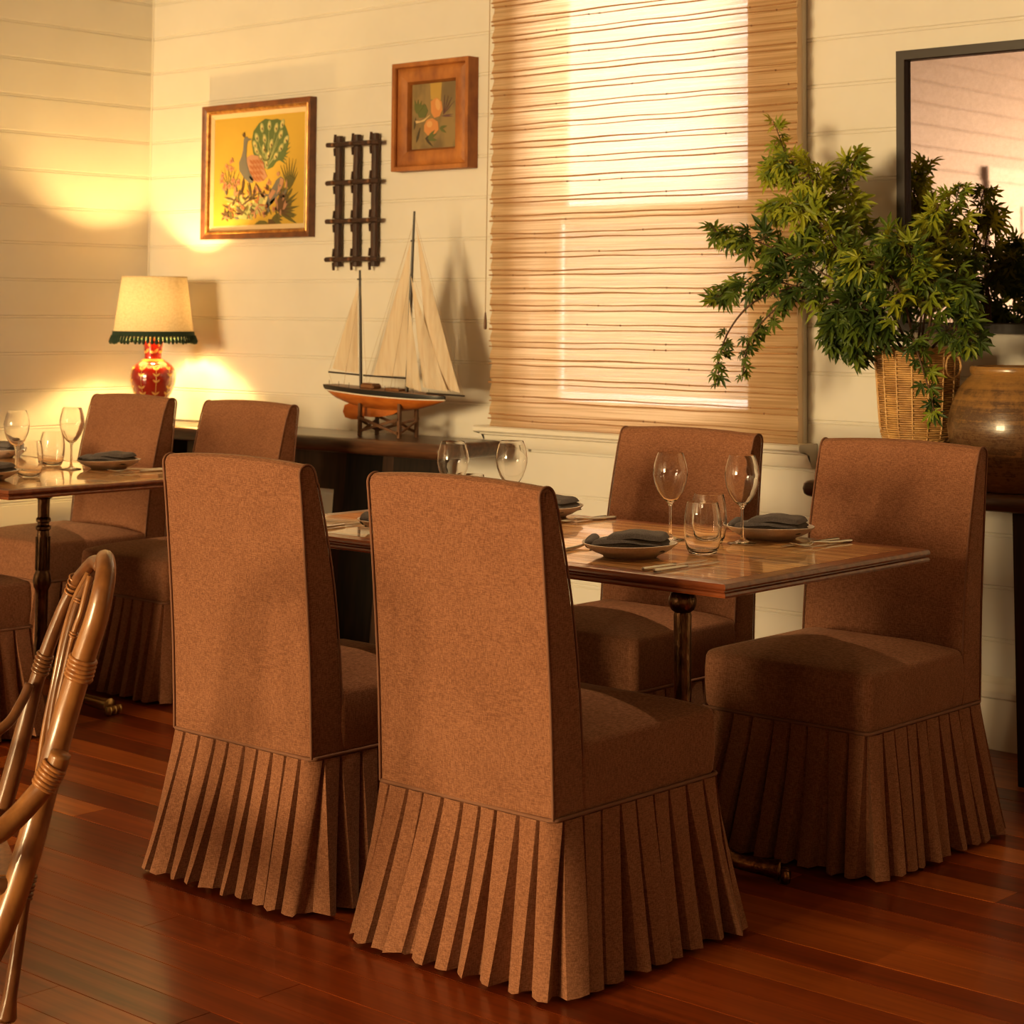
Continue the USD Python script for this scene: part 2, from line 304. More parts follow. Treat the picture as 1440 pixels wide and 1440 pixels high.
def board_mesh(length, z0, h):
    # profile in (d, z): d = depth towards the room; a bead with a groove either side at the lower edge
    pr = [(-.018, 0), (-.0035, 0), (-.0035, .0016), (-.0008, .0030), (-.0003, .0060), (-.0008, .0090), (-.0035, .0104), (-.0035, .0120), (0, .0150), (0, h-.0012), (-.0012, h), (-.018, h)]
    pr = np.array(pr); rings = [np.stack([np.full(len(pr), x), -pr[:,0], pr[:,1]+z0], 1) for x in (0, length)]
    m = loft(rings[::-1]); return m
wall_b = thing('wall_back', 'cream painted horizontal beaded board wall with the window', 'wall', kind='structure')
wall_l = thing('wall_left', 'cream painted horizontal beaded board wall at the left corner', 'wall', kind='structure')
for k in range(0, 22):
    z0 = BZ0 + BH*k; h = min(BH, ZC-z0)
    if h <= .02: break
    for a, b in ([(XL, XR)] if z0+BH <= WZ0-.04 or z0 >= WZ1+.02 else [(XL, WX0-.03), (WX1+.03, XR)]):
        m = board_mesh(b-a, z0, h); m.apply_translation([a, YB, 0]); part(wall_b, 'wall_board', m, 'wall', smooth=40)
    m = board_mesh(YB-YF, z0, h); m = xform(m, rotz=PI/2, loc=(XL, YF, 0)); m.vertices[:,0] = 2*XL - m.vertices[:,0] if m.vertices[:,0].max() > XL+.012 else m.vertices[:,0]
    m.fix_normals(); part(wall_l, 'wall_board', m, 'wall', smooth=40)
part(wall_b, 'backing', cat_([bx(XL-.2, WX0-.03, YB+.018, YB+.12, -.05, ZC+.1), bx(WX1+.03, XR+.1, YB+.018, YB+.12, -.05, ZC+.1), bx(WX0-.03, WX1+.03, YB+.018, YB+.12, -.05, WZ0-.04), bx(WX0-.03, WX1+.03, YB+.018, YB+.12, WZ1+.03, ZC+.1)]), 'wall', smooth=False)
part(wall_l, 'backing', bx(XL-.2, XL-.018, YF-.1, YB+.018, -.05, ZC+.1), 'wall', smooth=False)
part(wall_l, 'corner_bead', bx(XL, XL+.006, YB-.006, YB, .216, ZC, .002), 'trim', smooth=False)
def baseboard(length):
    pr = np.array([(0,0),(.020,0),(.020,.150),(.026,.156),(.026,.172),(.020,.180),(.018,.196),(.010,.206),(.006,.215),(0,.215)])
    return loft([np.stack([np.full(len(pr), x), -pr[:,0], pr[:,1]], 1) for x in (0, length)])
m = baseboard(XR-XL); m.apply_translation([XL, YB-.0003, .0]); part(None, 'baseboard_back', m, 'trim', smooth=30)
tagp(stage.GetPrimAtPath('/World/baseboard_back'), 'cream moulded baseboard along the wall with the window', 'baseboard', kind='structure')
m = xform(baseboard(YB-YF), rotz=PI/2, loc=(XL, YF, 0)); m.vertices[:,0] = np.where(m.vertices[:,0] < XL-.001, 2*XL-m.vertices[:,0], m.vertices[:,0]); m.fix_normals()
part(None, 'baseboard_left', m, 'trim', smooth=30); tagp(stage.GetPrimAtPath('/World/baseboard_left'), 'cream moulded baseboard along the left wall', 'baseboard', kind='structure')
part(None, 'ceiling', bx(XL-.2, XR+.1, YF-.1, YB+.12, ZC, ZC+.06), 'ceiling', smooth=False); tagp(stage.GetPrimAtPath('/World/ceiling'), 'plain painted ceiling above the dining room', 'ceiling', kind='structure')
part(None, 'wall_right', bx(XR, XR+.1, YF-.1, YB+.12, -.05, ZC+.1), 'dark_wall', smooth=False); tagp(stage.GetPrimAtPath('/World/wall_right'), 'dark wall far to the right of the camera', 'wall', kind='structure')
# front wall behind the camera, with its window opening
fz0, fz1 = 1.10, 3.30
ex = [XL-.2] + [e for x, w, z, h in FRONT_WINDOWS for e in (x-w/2-.01, x+w/2+.01)] + [XR+.1]
part(None, 'wall_front', cat_([bx(ex[2*k], ex[2*k+1], YF-.1, YF, -.05, ZC+.1) for k in range(len(ex)//2)] + [bx(x-w/2-.01, x+w/2+.01, YF-.1, YF, za, zb) for x, w, z, h in FRONT_WINDOWS for za, zb in ((-.05, fz0-.01), (fz1+.01, ZC+.1))]), 'dark_wall', smooth=False)
tagp(stage.GetPrimAtPath('/World/wall_front'), 'dark wall behind the camera with three tall windows', 'wall', kind='structure')
for k, (x, w, z, h) in enumerate(FRONT_WINDOWS):
    a_, b_ = x-w/2, x+w/2
    w2 = thing(f'window_{k+2}', ['left', 'middle', 'right'][k]+' tall narrow window in the wall behind the camera', 'window', kind='structure')
    part(w2, 'window_frame', cat_([bx(a_-.08, a_, YF, YF+.02, fz0-.08, fz1+.08), bx(b_, b_+.08, YF, YF+.02, fz0-.08, fz1+.08), bx(a_, b_, YF, YF+.02, fz1, fz1+.08), bx(a_, b_, YF, YF+.02, fz0-.08, fz0)]), 'trim', smooth=False)
d1 = thing('door_1', 'cream panelled door in the left wall behind the camera', 'door', kind='structure')
dy0, dy1 = -3.45, -2.65
part(d1, 'door_casing', cat_([bx(XL+.0005, XL+.03, dy0-.10, dy0, 0, 2.32), bx(XL+.0005, XL+.03, dy1, dy1+.10, 0, 2.32), bx(XL+.0005, XL+.034, dy0-.12, dy1+.12, 2.32, 2.43)]), 'trim', smooth=False)
dp = part(d1, 'door_leaf', bx(XL+.0005, XL+.016, dy0, dy1, .005, 2.32), 'trim', smooth=False)
for z0_, z1_ in ((.2,.95),(1.1,2.15)):
    for a_ in (dy0+.1, (dy0+dy1)/2+.04): part(dp, 'door_panel', bx(XL+.016, XL+.024, a_, a_+.26, z0_, z1_, .004), 'trim', smooth=False)
part(dp, 'door_knob', xform(lathe([(.001,0),(.012,0),(.012,.03),(.027,.04),(.027,.055),(.015,.066),(.001,.068)],20), roty=PI/2, loc=(XL+.016, dy1-.06, 1.0)), 'brass', smooth=40)
# back window: casing, sill, two sashes, panes, a film on the lower sash
w1 = thing('window_1', 'double hung sash window behind the woven bamboo blind', 'window', kind='structure')
part(w1, 'window_jamb', bx(WX0-.03, WX0, YB-.0, YB+.13, WZ0-.04, WZ1+.03), 'trim', smooth=False)
part(w1, 'window_jamb', bx(WX1, WX1+.03, YB-.0, YB+.13, WZ0-.04, WZ1+.03), 'trim', smooth=False)
part(w1, 'window_head', bx(WX0, WX1, YB, YB+.13, WZ1, WZ1+.03), 'trim', smooth=False)
for s, xa in ((-1, WX0), (1, WX1)):
    x0, x1 = (-4.788, xa-.0) if s < 0 else (xa+.0, -3.460)
    part(w1, 'casing', bx(x0, x1, YB-.030, YB-.0005, WZ0-.06, WZ1+.12, .004), 'trim', smooth=False)
part(w1, 'casing', bx(-4.7875, -3.4605, YB-.034, YB-.0005, WZ1+.12, WZ1+.22, .004), 'trim', smooth=False)
def moulding(x0, x1, pr):
    pr = np.array(pr); return loft([np.stack([np.full(len(pr), x), -pr[:,0], pr[:,1]], 1) for x in (x0, x1)])
m = moulding(-4.855, -3.425, [(0,.880),(.100,.880),(.108,.875),(.108,.862),(.100,.856),(.070,.855),(.070,.848),(.045,.842),(.040,.815),(.030,.800),(0,.800)]); m.apply_translation([0, YB-.0005, 0])
part(w1, 'window_sill', m, 'trim', smooth=25)
YS = YB+.065
def sash(x0, x1, z0, z1, y, bars):
    st = .045
    ms = [bx(x0, x0+st, y, y+.035, z0, z1), bx(x1-st, x1, y, y+.035, z0, z1), bx(x0+st, x1-st, y, y+.035, z0, z0+st), bx(x0+st, x1-st, y, y+.035, z1-st, z1)]
    ms += [bx(b-.01, b+.01, y+.005, y+.03, z0+st, z1-st) for b in bars]
    return cat_(ms)
zm = 1.66
up = part(w1, 'sash', sash(WX0, WX1, zm-.03, WZ1, YS+.04, []), 'trim', smooth=False)
part(up, 'pane', bx(WX0+.045, WX1-.045, YS+.056, YS+.060, zm+.015, WZ1-.045), 'pane', smooth=False)
lo = part(w1, 'sash', sash(WX0, WX1, WZ0, zm+.03, YS, []) + bx(WX0, WX1, YS, YS+.035, WZ0-.04, WZ0), 'trim', smooth=False)
part(lo, 'pane', bx(WX0+.045, WX1-.045, YS+.016, YS+.020, WZ0+.045, zm-.015), 'pane', smooth=False)
part(lo, 'privacy_film', bx(WX0+.078, WX1-.047, YS+.010, YS+.0125, WZ0+.078, zm-.017), 'film', smooth=False, label='frosted film that stops short of the glass edge')

# ------------------------------------------------------------------ woven bamboo blind
BX0, BX1, BZA, BZB, BY = -4.785, -3.442, .872, 2.66, 5.262
bl = thing('bamboo_blind', 'woven tan bamboo roman blind hanging over the bright window', 'blind')
nz = 140; zz = np.linspace(BZA, BZB, nz); xx = np.linspace(BX0, BX1, 40)
X, Z = np.meshgrid(xx, zz)
edge = .004*np.sin(Z*2*PI/.066)*(np.abs((X-(BX0+BX1)/2)/(BX1-BX0)*2)**6)
Yb = BY + .004*(meshkit.fbm(np.stack([X*3, Z*9, X*0], -1), 2, 3)-.5) - .002*np.sin(Z*2*PI/.066)
Xb = X + edge*np.sign(X-(BX0+BX1)/2)
def sheet(Y0): return np.stack([Xb, Yb+Y0, Z], -1).reshape(-1, 3)
n0 = nz*40; q = np.arange(nz-1)[:,None]*40+np.arange(39)[None,:]; q = q.ravel()
quad = np.vstack([np.stack([q, q+1, q+41], 1), np.stack([q, q+41, q+40], 1)])
part(bl, 'woven_panel', tm(sheet(0), quad), 'blind', smooth=True)
rr = random.Random(8)
k = 0; z = BZA+.035
while z < BZB:
    for dz in (0, rr.uniform(.017, .022)):
        zc = z+dz; a, b = BX0-rr.uniform(-.002,.006), BX1+rr.uniform(-.002,.006)
        n = 28; xs = np.linspace(a, b, n); ph = rr.random()*9
        wob = .0026*(np.array([meshkit.noise(np.array([x*3.1, ph, 0]), 2) for x in xs])-.5)*2 + .0012*np.sin(xs*17+ph)
        pts = np.stack([xs, np.full(n, BY-.0065), zc+wob], 1)
        rad = .0017 + .0021*np.array([meshkit.noise(np.array([x*2.3, ph+5, 0]), 4) for x in xs])
        rd = part(bl, 'reed', tube(pts, rad, 6), 'reed', smooth=True)
        nodes_ = []
        for _ in range(rr.randint(1, 3)):
            i = rr.randint(0, n-2); p = pts[i]*.6+pts[i+1]*.4; nodes_.append(tube([p-[.004,0,0], p-[.001,0,0], p+[.002,0,0]], [.0022,.0040,.0024], 6))
        part(rd, 'node', cat_(nodes_), 'reed_node', smooth=True, kind='stuff')
    z += .0662 + rr.uniform(-.003, .003)
part(bl, 'bottom_slat', bx(BX0+.002, BX1-.002, BY-.004, BY+.010, BZA-.004, BZA+.010, .002), 'reed', smooth=False)
part(bl, 'head_rail', bx(BX0, BX1, BY-.012, BY+.030, BZB, BZB+.05, .003), 'reed', smooth=False)
part(bl, 'pull_cord', tube(smooth_path([(-4.792,5.25,2.66),(-4.797,5.25,2.0),(-4.803,5.25,1.30)]), .0016, 5), 'thread', smooth=True)
part(bl, 'cord_weight', lathe([(.001,1.235),(.006,1.237),(.0055,1.27),(.003,1.295),(.001,1.30)], 10, (-4.803,5.25,0)), 'stand_wood', smooth=40)

# ------------------------------------------------------------------ dining chair (local: front = +y, centre of the seat at the origin)
CW = .475
def chair_backrest():
    prof = [(-.262,.326),(-.266,.43),(-.271,.536),(-.279,.64),(-.287,.73),(-.300,.863),(-.307,.925),(-.309,.945),(-.305,.956),(-.296,.962),(-.284,.963),(-.272,.957),(-.264,.945),(-.256,.92),(-.238,.850),(-.220,.775),(-.205,.700),(-.193,.620),(-.181,.508),(-.174,.42),(-.170,.326)]
    p = Polygon(prof).buffer(.004).buffer(-.004)
    c = np.array(LineString(np.array(p.exterior.coords)).segmentize(.02).coords)[:-1]
    nx = 15; rings = []; r = .008
    def inset(d):
        if d <= 0: return c
        t = np.roll(c,-1,0)-np.roll(c,1,0); t /= np.linalg.norm(t,axis=1,keepdims=True); nrm = np.stack([t[:,1],-t[:,0]],1)
        if Polygon(c).exterior.is_ccw is False: nrm = -nrm
        return c - nrm*d
    xs = [(-CW/2, r)]+[(-CW/2+r*(1-math.cos(a)), r*(1-math.sin(a))) for a in np.radians([22,45,67,90])]
    xs += [(x, 0) for x in np.linspace(-CW/2+r, CW/2-r, nx)[1:-1]] + [(-x, d) for x, d in xs[::-1]]
    for x, d in xs:
        q = inset(d); up_ = np.clip((q[:,1]-.90)/.05, 0, 1)*.010*(1-(2*x/CW)**2)
        puff = .005*(1-(2*x/CW)**2)*np.where(q[:,0] < -.24, -1, 1)*np.clip((.93-q[:,1])/.1, 0, 1)
        rings.append(np.stack([np.full(len(q), x), q[:,0]+puff, q[:,1]+up_], 1))
    m = loft(rings, caps=(False, False))
    for rg_, flip in ((rings[0], 0), (rings[-1], 1)):
        pv, pf = trimesh.creation.triangulate_polygon(Polygon(rg_[:,1:]), engine='earcut')
        k = len(m.vertices); cv_ = np.column_stack([np.full(len(pv), rg_[0,0]), pv])
        m = tm(np.vstack([m.vertices, cv_]), np.vstack([m.faces, pf+k]))
    m.merge_vertices(digits_vertex=6); m.fix_normals()
    return m, prof
def chair_seat():
    hx, y0, y1 = CW/2, -.185, .272; hy = (y1-y0)/2; cy = (y0+y1)/2; rings = []
    for z, ins in [(.326,.004),(.334,0),(.38,-.003),(.42,-.003),(.450,-.001),(.459,.002),(.464,.008)]:
        q = rounded_rect(hx-ins, hy-ins, .022, 6); rings.append(np.column_stack([q[:,0], q[:,1]+cy, np.full(len(q), z)]))
    for s in (.9,.78,.62,.45,.27,.1):
        q = rounded_rect((hx-.008)*s, (hy-.008)*s, .022*s, 6); rings.append(np.column_stack([q[:,0], q[:,1]+cy, np.full(len(q), .464+.038*(1-s**2.2))]))
    return loft(rings)
def chair_skirt(seed):
    rg = random.Random(seed); hx, y0, y1 = CW/2, -.262, .272; hy = (y1-y0)/2; cy = (y0+y1)/2
    z_t, z_b = .322, .007
    def perim(hx, hy, r, n=400):
        q = rounded_rect(hx, hy, r, 9); q = np.vstack([q, q[:1]]); d = np.concatenate([[0], np.cumsum(np.linalg.norm(np.diff(q,axis=0),axis=1))]); return q, d/d[-1]
    qt, dt = perim(hx+.001, hy+.001, .012); qb, db = perim(hx+.052, hy+.052, .045)
    def at(q, d, s):
        s = s % 1.0; e = 1e-3
        p = np.array([np.interp(s, d, q[:,k]) for k in (0,1)]); p1 = np.array([np.interp((s+e) % 1, d, q[:,k]) for k in (0,1)])
        t = p1-p; L = np.linalg.norm(t); t = t/max(L,1e-9); return p, np.array([t[1], -t[0]])
    N = 38; ws = np.array([rg.uniform(.8,1.2) for _ in range(N)]); ws /= ws.sum(); st = np.concatenate([[0], np.cumsum(ws)])
    top, bot = [], []
    for k in range(N):
        a, w = st[k], ws[k]; dr = rg.uniform(-.26,.26); o = rg.uniform(.7,1.5); face = rg.uniform(.42,.68); lean = rg.uniform(-.9,.9)
        top += [(a+.02*w,-.0050),(a+.05*w,.0030),(a+.48*w,.0052),(a+.90*w,.0048),(a+.94*w,.0010),(a+.97*w,-.0050)]
        f0 = (1-face)/2
        bot += [(a+(f0-.10+dr)*w,-.024*o),(a+(f0+dr)*w,(.010+.012*lean)*o),(a+(f0+face*.5+dr)*w,.014*o),(a+(f0+face+dr)*w,(.010-.012*lean)*o),(a+(f0+face+.02+dr)*w,(-.002-.010*lean)*o),(a+(f0+face+.10+dr)*w,-.024*o)]
    rows = [0,.03,.08,.16,.27,.4,.55,.7,.85,1.]; rings = []
    jit = [rg.uniform(-.004,.004) for _ in top]
    for t in rows:
        f = t**1.15; e = t**1.25; ring = []
        for i, ((sa, oa), (sb, ob)) in enumerate(zip(top, bot)):
            pt, nt = at(qt, dt, sa); pb, nb = at(qb, db, sb)
            p = (pt+nt*oa)*(1-f)+(pb+nb*ob)*f + nt*jit[i]*math.sin(t*PI)
            ring.append((p[0], p[1]+cy, z_t+(z_b-z_t)*t + (jit[i]*.8 if t == 1 else 0)+ (.003 if t==1 else 0)))
        rings.append(np.array(ring))
    m = loft(rings, caps=(False, False)); return m
def make_chair(name, label, seed, loc, rotz):
    t = thing(name, label, 'chair', loc, rotz, 'skirted dining chairs')
    back, prof = chair_backrest()
    b = part(t, 'backrest', back, 'fabric', smooth=50)
    pr = np.array(prof)[1:-1]
    for s in (-1, 1):
        seam = np.array([(s*(CW/2-.010), y, z) for y, z in prof[0:9]]); seam[:,1] -= .001
        seam2 = np.array([(s*(CW/2-.010), y, z) for y, z in prof[8:14]])
        pp = smooth_path(np.vstack([seam, seam2[1:]]), 4)
        part(b, 'piping', tube(pp + np.array([s*.0085, -.0008, .0]), .0030, 6), 'piping', smooth=True)
        fr = smooth_path(np.array([(s*(CW/2-.002), y+.0015, z) for y, z in prof[13:20]]), 3)
        part(b, 'piping', tube(fr, .0026, 6), 'piping', smooth=True)
    part(t, 'seat', chair_seat(), 'fabric', smooth=50)
    q = rounded_rect(CW/2+.002, .267+.002, .014, 6); ring = np.column_stack([q[:,0], q[:,1]+.005, np.full(len(q), .326)])
    part(t, 'base_piping', tube(ring, .0046, 6, closed=True), 'piping', smooth=True)
    part(t, 'pleated_skirt', chair_skirt(seed), 'fabric', smooth=30)
    return t
chairA = make_chair('dining_chair', 'nearest brown skirted dining chair, its tall back to the camera', 3, (-2.6575, 3.115, 0), 0)
chairB = make_chair('dining_chair', 'brown skirted dining chair facing the camera, below the wicker basket', 14, (-2.6155, 4.205, 0), 180)
copy_of(chairB, (-3.3665, 3.138, 0), 0, 'brown skirted dining chair with its back to the camera, left of the nearest chair')
copy_of(chairA, (-3.3075, 4.205, 0), 180, 'brown skirted dining chair facing the camera under the blind')
copy_of(chairB, (-5.3675, 4.315, 0), 180, 'brown skirted dining chair at the far left table, in front of the walnut console')
copy_of(chairA, (-6.0575, 4.315, 0), 180, 'brown skirted dining chair right in front of the red table lamp')
copy_of(chairB, (-5.2875, 3.200, 0), 0, 'brown skirted dining chair at the left edge, only its seat corner and pleats showing')

# ------------------------------------------------------------------ tables
def rect_ring(hx, hy, z, n=1): return np.array([(hx,hy,z),(-hx,hy,z),(-hx,-hy,z),(hx,-hy,z)])
def make_table(name, label, loc, style):
    t = thing(name, label, 'table', loc, 0, 'dining tables')
    HX, HY = .79, .415; ri = .046
    # mitred moulded rim, four rails
    pr = [(0,.7495),(.0,.720),(ri-.006,.720),(ri-.001,.7215),(ri,.7255),(ri-.002,.7300),(ri-.007,.7325),(ri-.007,.7345),(ri-.001,.7365),(ri+.001,.7400),(ri,.7450),(ri-.004,.7490),(ri-.012,.7500)]
    ix, iy = HX-ri, HY-ri
    cor = [(1,1),(-1,1),(-1,-1),(1,-1)]
    for i in range(4):
        a, b = cor[i], cor[(i+1) % 4]
        rings = [np.array([(sx*(ix+d), sy*(iy+d), z) for d, z in pr]) for sx, sy in (a, b)]
        m = loft(rings);
        if m.volume < 0: m.invert()
        part(t, 'rim', m, 'table_rim', smooth=35)
    rg = random.Random(style+4); nrow = 5; w = 2*iy/nrow
    for r in range(nrow):
        cuts = [-ix, -ix+.13] + ([-ix+.13+rg.uniform(.35,.8)] if r % 2 else []) + [ix-.13, ix]
        for a, b in zip(cuts[:-1], cuts[1:]):
            part(t, 'veneer_plank', bx(a+.0004, b-.0004, -iy+r*w+.0004, -iy+(r+1)*w-.0004, .728, .7498, .0005), f'veneer{rg.randrange(3)}', smooth=False)
    part(t, 'underside', bx(-ix, ix, -iy, iy, .722, .7278), 'dark_wood', smooth=False)
    for sx in (-1, 1):
        c = (sx*.375, 0, 0)
        if style == 0: prf = [(.06,.7195),(.06,.708),(.030,.706),(.026,.680),(.018,.665),(.018,.655),(.028,.648),(.0325,.636),(.0325,.622),(.027,.610),(.019,.604),(.021,.598)]+[(.0205,z) for z in (.5,.4,.3,.2)]+[(.026,.17),(.034,.15),(.034,.12),(.026,.10),(.022,.09)]
        else: prf = [(.06,.7195),(.06,.708),(.030,.705),(.029,.674),(.020,.668),(.019,.610),(.024,.604),(.024,.595),(.018,.590),(.018,.584),(.025,.578),(.025,.570),(.019,.564),(.021,.55)]+[(.022,z) for z in (.50,.44)]+[(.022,.43),(.027,.420),(.030,.400),(.028,.382),(.022,.372),(.021,.36)]+[(.0205,z) for z in (.3,.2)]+[(.028,.16),(.034,.14),(.03,.11),(.022,.09)]
        col = part(t, 'column', lathe(prf[::-1], 28, c), 'bronze', smooth=40)
        if style == 1:   # raised flutes
            part(col, 'fluting', cat_([bar((c[0]+.0215*math.cos(a), .0215*math.sin(a), .545), (c[0]+.0215*math.cos(a), .0215*math.sin(a), .435), .0028, 5) for a in np.linspace(0, 2*PI, 12, endpoint=False)]), 'bronze_smooth', smooth=True)
        for a in ((32, 148, 212, 328) if style == 0 else (10, 100, 190, 280)):
            d = np.array([math.cos(math.radians(a)), math.sin(math.radians(a)), 0]); o = np.array(c, float); d *= .92 if style == 0 else 1.28
            pts = smooth_path([o+d*.012+[0,0,.12], o+d*.06+[0,0,.085], o+d*.13+[0,0,.044], o+d*.21+[0,0,.030], o+d*.245+[0,0,.026]], 5)
            ft = part(t, 'foot', tube(pts, [.019,.021,.019,.017,.020,.024], 10), 'foot_bronze' if style == 0 else 'brass', smooth=True)
            toes = [lathe([(.002,.030),(.010,.028),(.0125,.015),(.010,.002),(.002,.0005)], 10, o+d*(.258)+np.array([-d[1], d[0], 0])*k*.017) for k in (-1,0,1)]
            part(ft, 'claw', cat_(toes), 'foot_bronze' if style == 0 else 'brass', smooth=True)
    return t
tabR = make_table('dining_table', 'glossy striped wood dining table with moulded mahogany edge in the foreground', (-3.081, 3.649, 0), 0)
tabL = make_table('dining_table', 'glossy dining table at the left edge by the corner lamp', (-5.798, 3.762, 0), 1)

# ------------------------------------------------------------------ tableware
TZ = .7502
def wineglass(name, label, loc, group):
    t = thing(name, label, 'wine glass', loc, R_.uniform(0,360), group)
    o = [(.0,.0),(.0335,.0),(.0348,.0012),(.033,.0024),(.020,.0042),(.008,.0085),(.0045,.014),(.0036,.03),(.0034,.06),(.0040,.082),(.0075,.090),(.0185,.0985),(.0310,.1170),(.0390,.1390),(.0418,.156),(.0420,.166),(.0398,.182),(.0350,.199),(.0307,.2105)]
    i = [(.0298,.2107),(.0340,.199),(.0387,.182),(.0409,.166),(.0407,.156),(.0379,.1395),(.0298,.1180),(.0172,.1000),(.0060,.0935),(.0,.0925)]
    part(t, 'bowl', lathe(o[9:]+i, 48), 'glass', smooth=60)
    part(t, 'stem', lathe(o[:10]+[(0,.0822)], 40), 'glass', smooth=50)
    return t
def tumbler(name, label, loc, group):
    o = [(0,0),(.026,.0),(.0325,.003),(.0375,.014),(.0415,.034),(.0432,.056),(.0428,.074),(.0402,.096),(.0356,.118)]
    i = [(.0343,.1182),(.0389,.096),(.0414,.074),(.0418,.056),(.0400,.035),(.0355,.016),(.028,.0085),(0,.0065)]
    t = thing(name, label, 'glass', loc, R_.uniform(0,360), group)
    part(t, 'glass_body', lathe(o+i, 48), 'glass', smooth=60); return t
def plate(name, label, loc, group):
    t = thing(name, label, 'plate', loc, R_.uniform(0,360), group)
    pr = [(0,.003),(.050,.003),(.054,0),(.060,0),(.064,.004),(.080,.010),(.096,.019),(.1055,.0275),(.1080,.0295),(.1085,.0315),(.1065,.0322),(.1035,.0300),(.094,.0222),(.079,.0142),(.060,.0090),(0,.0075)]
    m = lathe(pr, 64); a = np.arctan2(m.vertices[:,1], m.vertices[:,0]); rr_ = np.hypot(m.vertices[:,0], m.vertices[:,1])
    m.vertices[:,:2] *= (1+.012*np.sin(3*a+1)*np.clip(rr_/.1,0,1)[:,None].T.ravel())[:,None]
    m.vertices[:,2] += .0012*np.sin(2*a+.5)*np.clip((rr_-.06)/.05,0,1)
    part(t, 'plate_body', m, 'ceramic', smooth=50); return t
def napkin(name, label, loc, rotz, group, seed):
    t = thing(name, label, 'napkin', loc, rotz, group)
    rg = random.Random(seed)
    def slab(hx, hy, z0, th, lift, bend):
        nu, nv = 30, 18; u = np.linspace(-1,1,nu); v = np.linspace(-1,1,nv); U, V = np.meshgrid(u, v, indexing='ij')
        sup = np.clip(1-np.abs(U)**10,0,1)**.5*np.clip(1-np.abs(V)**6,0,1)**.5
        Xs = hx*U*(1-.04*np.abs(V)**3); Ys = hy*V*(1+.08*U)
        base = z0 + lift*(U+1)/2 + bend*(np.cos(U*2.2+.4)-.4) + .003*(meshkit.fbm(np.stack([Xs*30, Ys*30, Xs*0+seed], -1), 2)-.5)
        topz = base + th*sup*(.85+.3*meshkit.noise(np.stack([Xs*40, Ys*25, Xs*0+seed+3], -1))); botz = base - .002*sup
        P = np.vstack([np.stack([Xs,Ys,topz],-1).reshape(-1,3), np.stack([Xs,Ys,botz],-1).reshape(-1,3)])
        q = (np.arange(nu-1)[:,None]*nv+np.arange(nv-1)[None,:]).ravel(); N = nu*nv
        f = np.vstack([np.stack([q,q+nv,q+nv+1],1), np.stack([q,q+nv+1,q+1],1), np.stack([q+N,q+nv+1+N,q+nv+N],1), np.stack([q+N,q+1+N,q+nv+1+N],1)])
        bd = np.concatenate([np.arange(nv), np.arange(1,nu)*nv+nv-1, (nu-1)*nv+np.arange(nv-2,-1,-1), np.arange(nu-2,0,-1)*nv])
        b2 = np.roll(bd,-1); f = np.vstack([f, np.stack([bd,b2+N,b2],1), np.stack([bd,bd+N,b2+N],1)])
        m = tm(P, f);
        if m.volume < 0: m.invert()
        return m
    part(t, 'lower_fold', slab(.088,.055,.0005,.013,.006,.004), 'napkin', smooth=60)
    part(t, 'middle_fold', slab(.086,.053,.0115,.011,.008,.005), 'napkin', smooth=60)
    m = slab(.068,.049,.0205,.014,.010,.005); m.apply_translation([.016,0,0]); part(t, 'upper_fold', m, 'napkin', smooth=60)
    pts = np.array([(-.088,y,.0145+.002*math.sin(y*60)) for y in np.linspace(-.050,.050,12)])
    part(t, 'rolled_edge', tube(pts, [.007,.0125,.0140,.0135,.0125,.007], 10), 'napkin', smooth=True)
    return t
def knife(name, label, loc, rotz, group):
    t = thing(name, label, 'knife', loc, rotz, group)      # handle end at the origin, blade towards +y
    part(t, 'handle', tube(smooth_path([(0,0,.0042),(0,.006,.0042),(0,.06,.0042),(0,.115,.0042)],4), [.002,.0042,.0040,.0032], 10), 'steel', smooth=True)
    b = prism(Polygon([(-.0035,.112),(.0035,.112),(.0095,.150),(.0095,.195),(.004,.225),(-.002,.228),(-.0045,.16)]), 0, .0014)
    v = b.vertices.copy(); b.vertices = np.stack([v[:,0], v[:,2], v[:,1]+.0030], 1); b.fix_normals(); part(t, 'blade', b, 'steel', smooth=30); return t
def fork(name, label, loc, rotz, group):
    t = thing(name, label, 'fork', loc, rotz, group)       # handle end at the origin, tines towards +y
    part(t, 'handle', tube(smooth_path([(0,0,.0042),(0,.008,.0042),(0,.07,.0045),(0,.125,.0090),(0,.14,.0088)],4), [.002,.0045,.0040,.0026,.0030], 10), 'steel', smooth=True)
    sh = []
    prof = [(.136,.0088,.004),(.145,.0080,.0085),(.155,.0058,.0118),(.163,.0045,.0122)]
    rings = [np.array([(-w,y,z-.0007),(w,y,z-.0007),(w,y,z+.0009),(-w,y,z+.0009)]) for y, z, w in prof]
    hd = part(t, 'head', loft(rings), 'steel', smooth=40)
    for k in (-1.5,-.5,.5,1.5):
        x = k*.0066
        part(hd, 'tine', tube(smooth_path([(x,.160,.0048),(x,.178,.0042),(x,.195,.0070),(x,.207,.0118)],4), [.0021,.0019,.0016,.0008], 6), 'steel', smooth=True)
    return t
WG, TG, PG, NG, FG, KG = 'wine glasses on the tables', 'stemless tumblers on the tables', 'plates on the tables', 'folded napkins on plates', 'forks on the tables', 'knives on the tables'
g0 = wineglass('wine_glass', 'wine glass at the right end of the near table, left of the tumblers', (-2.835, 3.772, TZ), WG)
copy_of(g0, (-2.668, 3.836, TZ), 40, 'wine glass standing right of the tumblers near the far right plate')
copy_of(g0, (-3.470, 3.672, TZ-.0), 10, 'wine glass seen above the nearest chair back, the left one of two')
copy_of(g0, (-3.383, 3.806, TZ), 70, 'wine glass seen above the nearest chair back against the sill, the right one of two')
